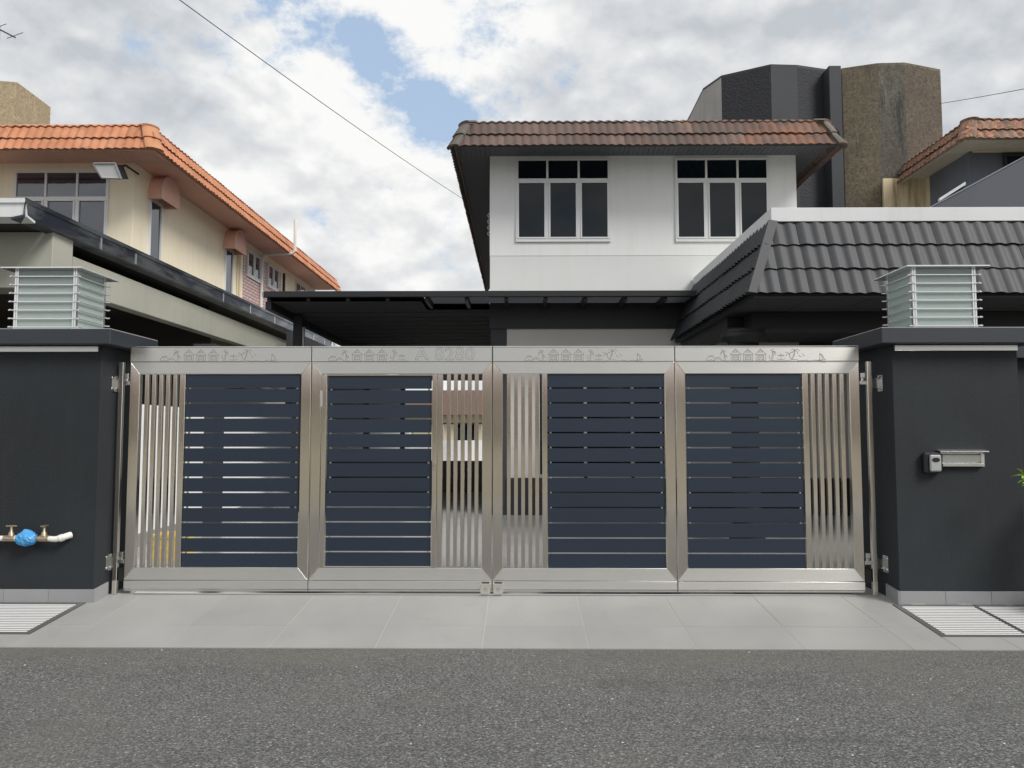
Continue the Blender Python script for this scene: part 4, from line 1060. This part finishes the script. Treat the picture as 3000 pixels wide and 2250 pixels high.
for y0 in (7.43, 11.24):
    aw = MB(); K = 12; D0 = .26; cy = y0+.37; rz, ry = .53, .37
    ring = [(ry*math.cos(math.pi*k/K), rz*math.sin(math.pi*k/K)**.75) for k in range(K+1)]
    zc3 = 6.03 if y0 < 8 else 5.98
    po = [(LX+.002, cy+a_, zc3+b_) for a_, b_ in ring]; pi_ = [(LX+.002, cy+a_*.86, zc3+b_*.86) for a_, b_ in ring]
    aw.prism(po+pi_[::-1], (D0, 0, 0))
    aw.prism([(LX+D0+.003, cy+a_*.98, zc3+b_*.98) for a_, b_ in ring], (.02, 0, 0))
    hd_ = part('awning', aw, 'salmon_paint', NH)
    tr = MB(); tr.tube([(LX+D0+.024, cy+a_, zc3+b_) for a_, b_ in ring], .022, 6); part('awning_trim', tr, 'salmon_trim', hd_, smooth=True)
vp = MB(); yv = 14.2
y1v, z1v = PX(768, 745, LX+.06)
vp.tube([(LX+.06, y1v, 3.5), (LX+.06, y1v, z1v-.05), (LX+.08, y1v, z1v), (-6.30, y1v-.1, z1v+.0), (-6.24, y1v-.1, z1v+.06), (-6.24, y1v-.1, z1v+.95)], .045, 8)
part('vent_pipe', vp, 'pvc_white', NH, smooth=True)
for yy in (12.15, 12.3): part('conduit', MB().tube([(LX+.03, yy, 3), (LX+.03, yy, 6.2)], .022, 6), 'cream_plain', NH)
part('conduit', MB().tube([(LX+.03, 15.95, 3), (LX+.03, 15.95, 6.35)], .04, 6), 'paint_black_metal', NH)
# floodlight on the front wall
T = thing('floodlight', 'weathered white floodlight under the salmon eaves of the cream house', 'floodlight', (-7.2, 6.2, 6.0))
fy = 6.15; c = PY(322, 502, fy); cx, cz = c; FS = .78
hb = MB(); hb.prism([(cx-.26*FS, fy-.14, cz+.10*FS), (cx+.20*FS, fy-.10, cz+.12*FS), (cx+.26*FS, fy+.02, cz-.16*FS), (cx-.14*FS, fy-.02, cz-.16*FS)], (.05, .16, .04))
part('housing', hb, 'paint_black_metal', T, .008)
fr = MB(); q = [Vector((cx-.27*FS, fy-.155, cz+.11*FS)), Vector((cx+.20*FS, fy-.115, cz+.13*FS)), Vector((cx+.27*FS, fy+.0, cz-.17*FS)), Vector((cx-.15*FS, fy-.04, cz-.17*FS))]
for a_, b_ in zip(q, q[1:]+q[:1]): fr.tube([a_, b_], .018, 4)
part('rim', fr, 'grey_metal_paint', T)
gi = [Vector(v)*.99+Vector((cx, fy-.08, cz-.02))*.01 for v in q]
part('lens', MB().prism([tuple(v+Vector((0, .004, 0))) for v in gi], (0, .006, 0)), 'white_frame', T)
part('bracket', MB().tube([(cx+.1, fy+.05, cz+.06), (cx+.14, 6.4, cz+.2), (cx+.14, 6.88, cz+.2)], .02, 6), 'paint_black_metal', T)
# tank tower and aerial behind the cream house
Zt = 9.55
def at2(px, py):
    r = ray(px, py); t = (Zt-1.476)/r[2]; return r[0]*t, -7.14+r[1]*t
C_ = [at2(-120, 243), at2(0, 243), at2(50, 247), at2(148, 320)]
tower('buff_tower', 'stained buff concrete tower rising behind the orange roof', C_+[(-13.9, 14.5), (C_[0][0]-2, 14.5)], Zt, ['tower_buff'], 5)
T = thing('roof_aerial', 'thin television aerial on a pole at the frame edge above the orange roof', 'aerial', (-9.26, 6, 7))
a1 = PY(-1, 85, 6); a2 = PY(35, 102, 6)
part('mast', MB().tube([(a1[0]-.0, 6, 6.8), (a1[0], 6, a1[1]+.05)], .014, 6), 'grey_metal_paint', T)
part('boom', MB().tube([(a1[0]-.6, 5.7, a1[1]+.25), (a2[0], 6.1, a2[1])], .012, 6), 'cable_black', T)
for k, (fx, l) in enumerate(((0, .24), (.35, .22), (.7, .2), (.98, .2))):
    p0 = Vector((a1[0]-.6, 5.7, a1[1]+.25)).lerp(Vector((a2[0], 6.1, a2[1])), fx)
    part('element', MB().tube([p0-Vector((l*.5, .05, l*.25)), p0+Vector((l*.6, .05, l*.55))], .006, 5), 'cable_black', T)

# ================================================================== left neighbour: porch with steel gutter
T = thing('neighbour_porch', 'neighbour car porch with a long reflective steel gutter and concrete beams', 'car porch', (-6.5, 2, 0))
gx, gy, gz = -5.30, .90, 4.0
def gutter_run(p0, p1, out, parent):
    p0, p1, out = Vector(p0), Vector(p1), Vector(out)
    mb = MB(); prof = [(0, 0), (0, -.05), (-.02, -.055), (-.02, -.20), (-.16, -.235), (-.165, -.21), (-.03, -.18), (-.012, -.02), (-.02, 0)]
    mb.prism([tuple(p0+out*a_+Vector((0, 0, b_))) for a_, b_ in prof], p1-p0)
    return mb
side = gutter_run((gx, gy, gz), (-5.11, 13.5, gz), (1, 0, 0), T)
gt = part('gutter', side, 'gutter_steel', T)
part('gutter', gutter_run((gx-.002, gy, gz), (-9.5, gy, gz), (0, -1, 0), T), 'white_fascia', T)
for yy in (2.35, 3.2, 6.2, 7.5, 8.9, 10.6, 11.8, 12.8):
    xg = gx+(yy-gy)/(13.5-gy)*.19
    part('gutter_strap', MB().box(xg-.019, xg-.012, yy, yy+.035, gz-.205, gz-.052), 'aluminium_frame', gt)
part('roof', MB().box(-11, -5.48, gy+.06, 13.5, 3.80, 3.90), 'dark_interior', T)
mb = MB(); mb.quad((-9.5, gy+.05, 3.9), (gx-.05, gy+.05, 3.99), (gx-.1, 13.5, 3.99), (-9.5, 13.5, 4.35)); part('roof_sheet', mb, 'canopy_sheet', T)
part('beam', MB().box(-5.60, -5.42, 2.0, 16, 3.20, 3.62), 'green_grey_concrete', T, .006)
part('beam', MB().box(-11, -5.371, 1.5, 1.90, 3.14, 3.79), 'green_grey_concrete', T, .006)
part('column', MB().box(-5.70, -5.45, 2.2, 2.5, 0, 3.199), 'green_grey_concrete', T, .006)
part('column', MB().box(-9.2, -8.9, 1.91, 2.1, 0, 3.54), 'green_grey_concrete', T)
part('back_wall', MB().box(-11, -5.7, 6.7, 6.85, 0, 3.8), 'dark_interior', T)
part('ceiling', MB().box(-11, -5.61, 1.91, 6.69, 3.55, 3.6), 'dark_interior', T)
# lean-to roof with air conditioners further back
T = thing('lean_to_roof', 'dark lean-to roof edge beyond the black canopy post', 'roof', (-6.6, 16, 4.2))
part('slab', MB().box(-7.22, -5.95, 13.6, 19.5, 4.10, 4.22), 'soffit_dark', T)
part('gutter', MB().box(-5.949, -5.85, 13.6, 19.5, 4.05, 4.20), 'grey_metal_paint', T)
part('leg', MB().box(-6.1, -5.98, 14.4, 14.52, 0, 4.099), 'pale_concrete', T)
AC = None
for k, yy in enumerate((13.75, 14.9, 16.05, 17.2)):
    lab = ['white air conditioner condenser nearest the black canopy post, on the lean-to roof', 'condenser standing second from the black canopy post on the lean-to roof', 'third condenser along the lean-to roof from the black canopy post', 'farthest condenser of the row on the lean-to roof'][k]
    T = thing('air_conditioner', lab, 'air conditioner', (-6.2, yy+.4, 4.22), 'air conditioner condensers on the lean-to roof')
    part('casing', MB().box(-6.35, -6.02, yy, yy+.8, 4.26, 4.72), 'white_frame', T, .01)
    part('fan_grille', MB().prism([(-6.018, yy+.3+.19*math.cos(t*math.pi/8), 4.49+.19*math.sin(t*math.pi/8)) for t in range(16)], (.01, 0, 0)), 'grey_metal_paint', T)
    for f_ in (.1, .65): part('foot', MB().box(-6.33, -6.04, yy+f_, yy+f_+.05, 4.221, 4.259), 'soffit_dark', T)

# ================================================================== right neighbour
RH = thing('blue_grey_house', 'right-hand neighbour with a rust-streaked tiled roof and blue-grey upper wall', 'house', (9.5, 6.6, 0))
rex, rey, rez = 7.62, 5.8, 6.48
I1, H1, I2, H2 = .20, .40, .16, .10
tiled_roof(RH, rex, 16, rey, 8.42, rez, 'tile_rusty', 'tile_rusty', right=False)
I1, H1, I2, H2 = .20, .47, .20, .13
part('wall', MB().box(8.15, 16, 6.6, 8.6, 0, 6.6), 'cream_plain', RH)
part('upper_wall', MB().box(8.146, 16, 6.59, 7.95, 5.62, 6.59), 'blue_grey_paint', RH)
part('wall', MB().box(7.30, 8.145, 8.10, 8.16, 0, 6.60), 'stained_cream', RH)
soffit(RH, rex, 16, rey, 8.1, 8.15, 16, 6.6, rez+.118, 'soffit_cream', right=False, pitch=.10, ze=rez)
part('soffit_void', MB().box(rex+.09, 16, rey+.09, 8.1, rez+.122, rez+.13), 'soffit_cream', RH)
part('frieze', MB().box(8.2, 16, 6.50, 6.589, 6.56, 6.595), 'cream_plain', RH)
window(RH, (8.74, 6.588, 5.5), (1, 0, 0), 1.7, 1.05, 2, 0, 'dark_glass', .05, 'soffit_dark')
sl = [PY(2753, 580, 5.2), PY(2829, 532, 5.2), PY(2757, 622, 5.2), PY(2832, 552, 5.2)]
# porch gable of the neighbour
T = thing('raked_wall', 'dark sloping gable wall rising behind the white parapet', 'wall', (7.6, 4.7, 0))
p = [PY(2700, 625, 4.6), PY(3000, 463, 4.6)]
sl_ = (p[1][1]-p[0][1])/(p[1][0]-p[0][0]); xe = 10.5
part('body', MB().prism([(p[0][0], 4.6, 0), (xe, 4.6, 0), (xe, 4.6, p[0][1]+sl_*(xe-p[0][0])), (p[0][0], 4.6, p[0][1])], (0, .15, 0)), 'porch_paint_dark', T)
part('coping', MB().prism([(p[0][0]-.02, 4.585, p[0][1]+.001), (xe, 4.585, p[0][1]+sl_*(xe-p[0][0])+.001), (xe, 4.585, p[0][1]+sl_*(xe-p[0][0])+.022), (p[0][0]-.02, 4.585, p[0][1]+.022)], (0, .18, 0)), 'blue_grey_paint', T)  # lighter strip: sunlight on the wall's top edge put into the colour
T = thing('sloping_ledge', 'short white sloping ledge over a dark slot beside the raked wall', 'ledge', (sl[0][0], 5.2, sl[0][1]))
dx = sl[1][0]-sl[0][0]; dz = sl[1][1]-sl[0][1]
part('ledge', MB().prism([(sl[0][0], 5.2, sl[0][1]), (sl[1][0], 5.2, sl[1][1]), (sl[1][0], 5.2, sl[1][1]-.05), (sl[0][0], 5.2, sl[0][1]-.05)], (0, .05, 0)), 'white_fascia', T)
part('slot', MB().prism([(sl[0][0], 5.25, sl[0][1]-.051), (sl[1][0], 5.25, sl[1][1]-.051), (sl[1][0], 5.25, sl[1][1]-.22), (sl[0][0], 5.25, sl[0][1]-.22)], (0, .2, 0)), 'gap_black', T)

# ================================================================== cables
def cable(p0, p1, sag, r, label, loc):
    p0, p1 = Vector(p0), Vector(p1); pts = []
    for i in range(25):
        t = i/24; p = p0.lerp(p1, t); p.z -= sag*4*t*(1-t); pts.append(p)
    solo('overhead_cable', MB().tube(pts, r, 6), 'cable_black', label, 'cable', loc, smooth=True)
yy, zz = PX(1360, 585, -1.20); q = PY(590, 0, 0.2)
A_ = Vector((-1.20, yy, zz)); B_ = Vector((q[0], .2, q[1])); B2 = A_+(B_-A_)*1.9
cable(B2, A_, .16, .0045, 'black cable running down through the sky to the left eave of the white house', tuple(A_))
q0 = PY(2757, 303, 9.0); q1 = PY(3000, 257, 5); a_ = Vector((q0[0], 9.0, q0[1])); b_ = Vector((q1[0], 5, q1[1]))
cable(a_, a_+(b_-a_)*1.8, .02, .006, 'black cable leaving the brown tower towards the right frame edge', tuple(a_))

# ================================================================== potted shrub at the right edge
T = thing('potted_shrub', 'bright green leaves of a potted shrub at the right frame edge', 'plant', (4.72, -.62, -.06))
part('pot', MB().lathe((4.72, -.62, -.058), [(.12, 0), (.16, .02), (.19, .34), (.205, .36), (.205, .40), (.18, .40), (.17, .36)], 20), 'terracotta_pot', T, smooth=True)
st = MB(); rr = random.Random(5)
tops = []
for k in range(9):
    an = rr.uniform(0, 6.28); rad = rr.uniform(.05, .17); h = rr.uniform(.75, 1.12)
    p1 = (4.72+rad*math.cos(an), -.62+rad*math.sin(an), h)
    st.tube([(4.72, -.62, .30), (4.72+rad*.4*math.cos(an), -.62+rad*.4*math.sin(an), h*.6), p1], [.012, .009, .005], 5); tops.append(p1)
tops.append((PY(2992, 1392, -.62)[0]+.04, -.62, 1.12))
part('stem', st, 'bark', T)
lf = MB(); ld = MB()
for ti, tp in enumerate(tops):
    for k in range(26):
        an = rr.uniform(0, 6.28); el = rr.uniform(-.25, 1.1); L = rr.uniform(.07, .12); wd = L*.16
        d = Vector((math.cos(an)*math.cos(el), math.sin(an)*math.cos(el), math.sin(el))); s_ = d.cross(Vector((0, 0, 1))).normalized()*wd
        b0 = Vector(tp)+Vector((0, 0, rr.uniform(-.10, .02)))
        m1 = b0+d*L*.5+Vector((0, 0, .008)); t1 = b0+d*L-Vector((0, 0, .012))
        (lf if rr.random() < .8 else ld).quad(b0, m1+s_, t1, m1-s_)
part('foliage', lf, 'leaf_green', T, kind='stuff'); part('foliage', ld, 'leaf_dark', T, kind='stuff')

# ================================================================== opposite side of the street (seen only in reflections)
for k, xx in enumerate((-22, -7.5, 7)):
    lab = ['low cream house across the street, towards the tap-side pillar', 'low cream house across the street, facing the gate', 'low cream house across the street, towards the letter slot pillar'][k]
    T = thing('street_house', lab, 'house', (xx+6, -24, 0), 'low houses across the street')
    part('wall', MB().box(xx, xx+12.5, -30, -23, -.2, 2.9), 'opposite_wall', T)
    part('roof', MB().prism([(xx-.5, -22, 2.8), (xx-.5, -26.5, 4.5), (xx-.5, -31, 2.8)], (13.5, 0, 0)), 'opposite_roof', T)
    for a in (1.2, 5.0, 8.8): part('window', MB().box(xx+a, xx+a+1.8, -22.99, -22.95, .9, 2.1), 'dark_glass', T)
    part('garden_wall', MB().box(xx, xx+12.5, -12.2, -12.0, -.2, 1.2), 'opposite_wall', T)
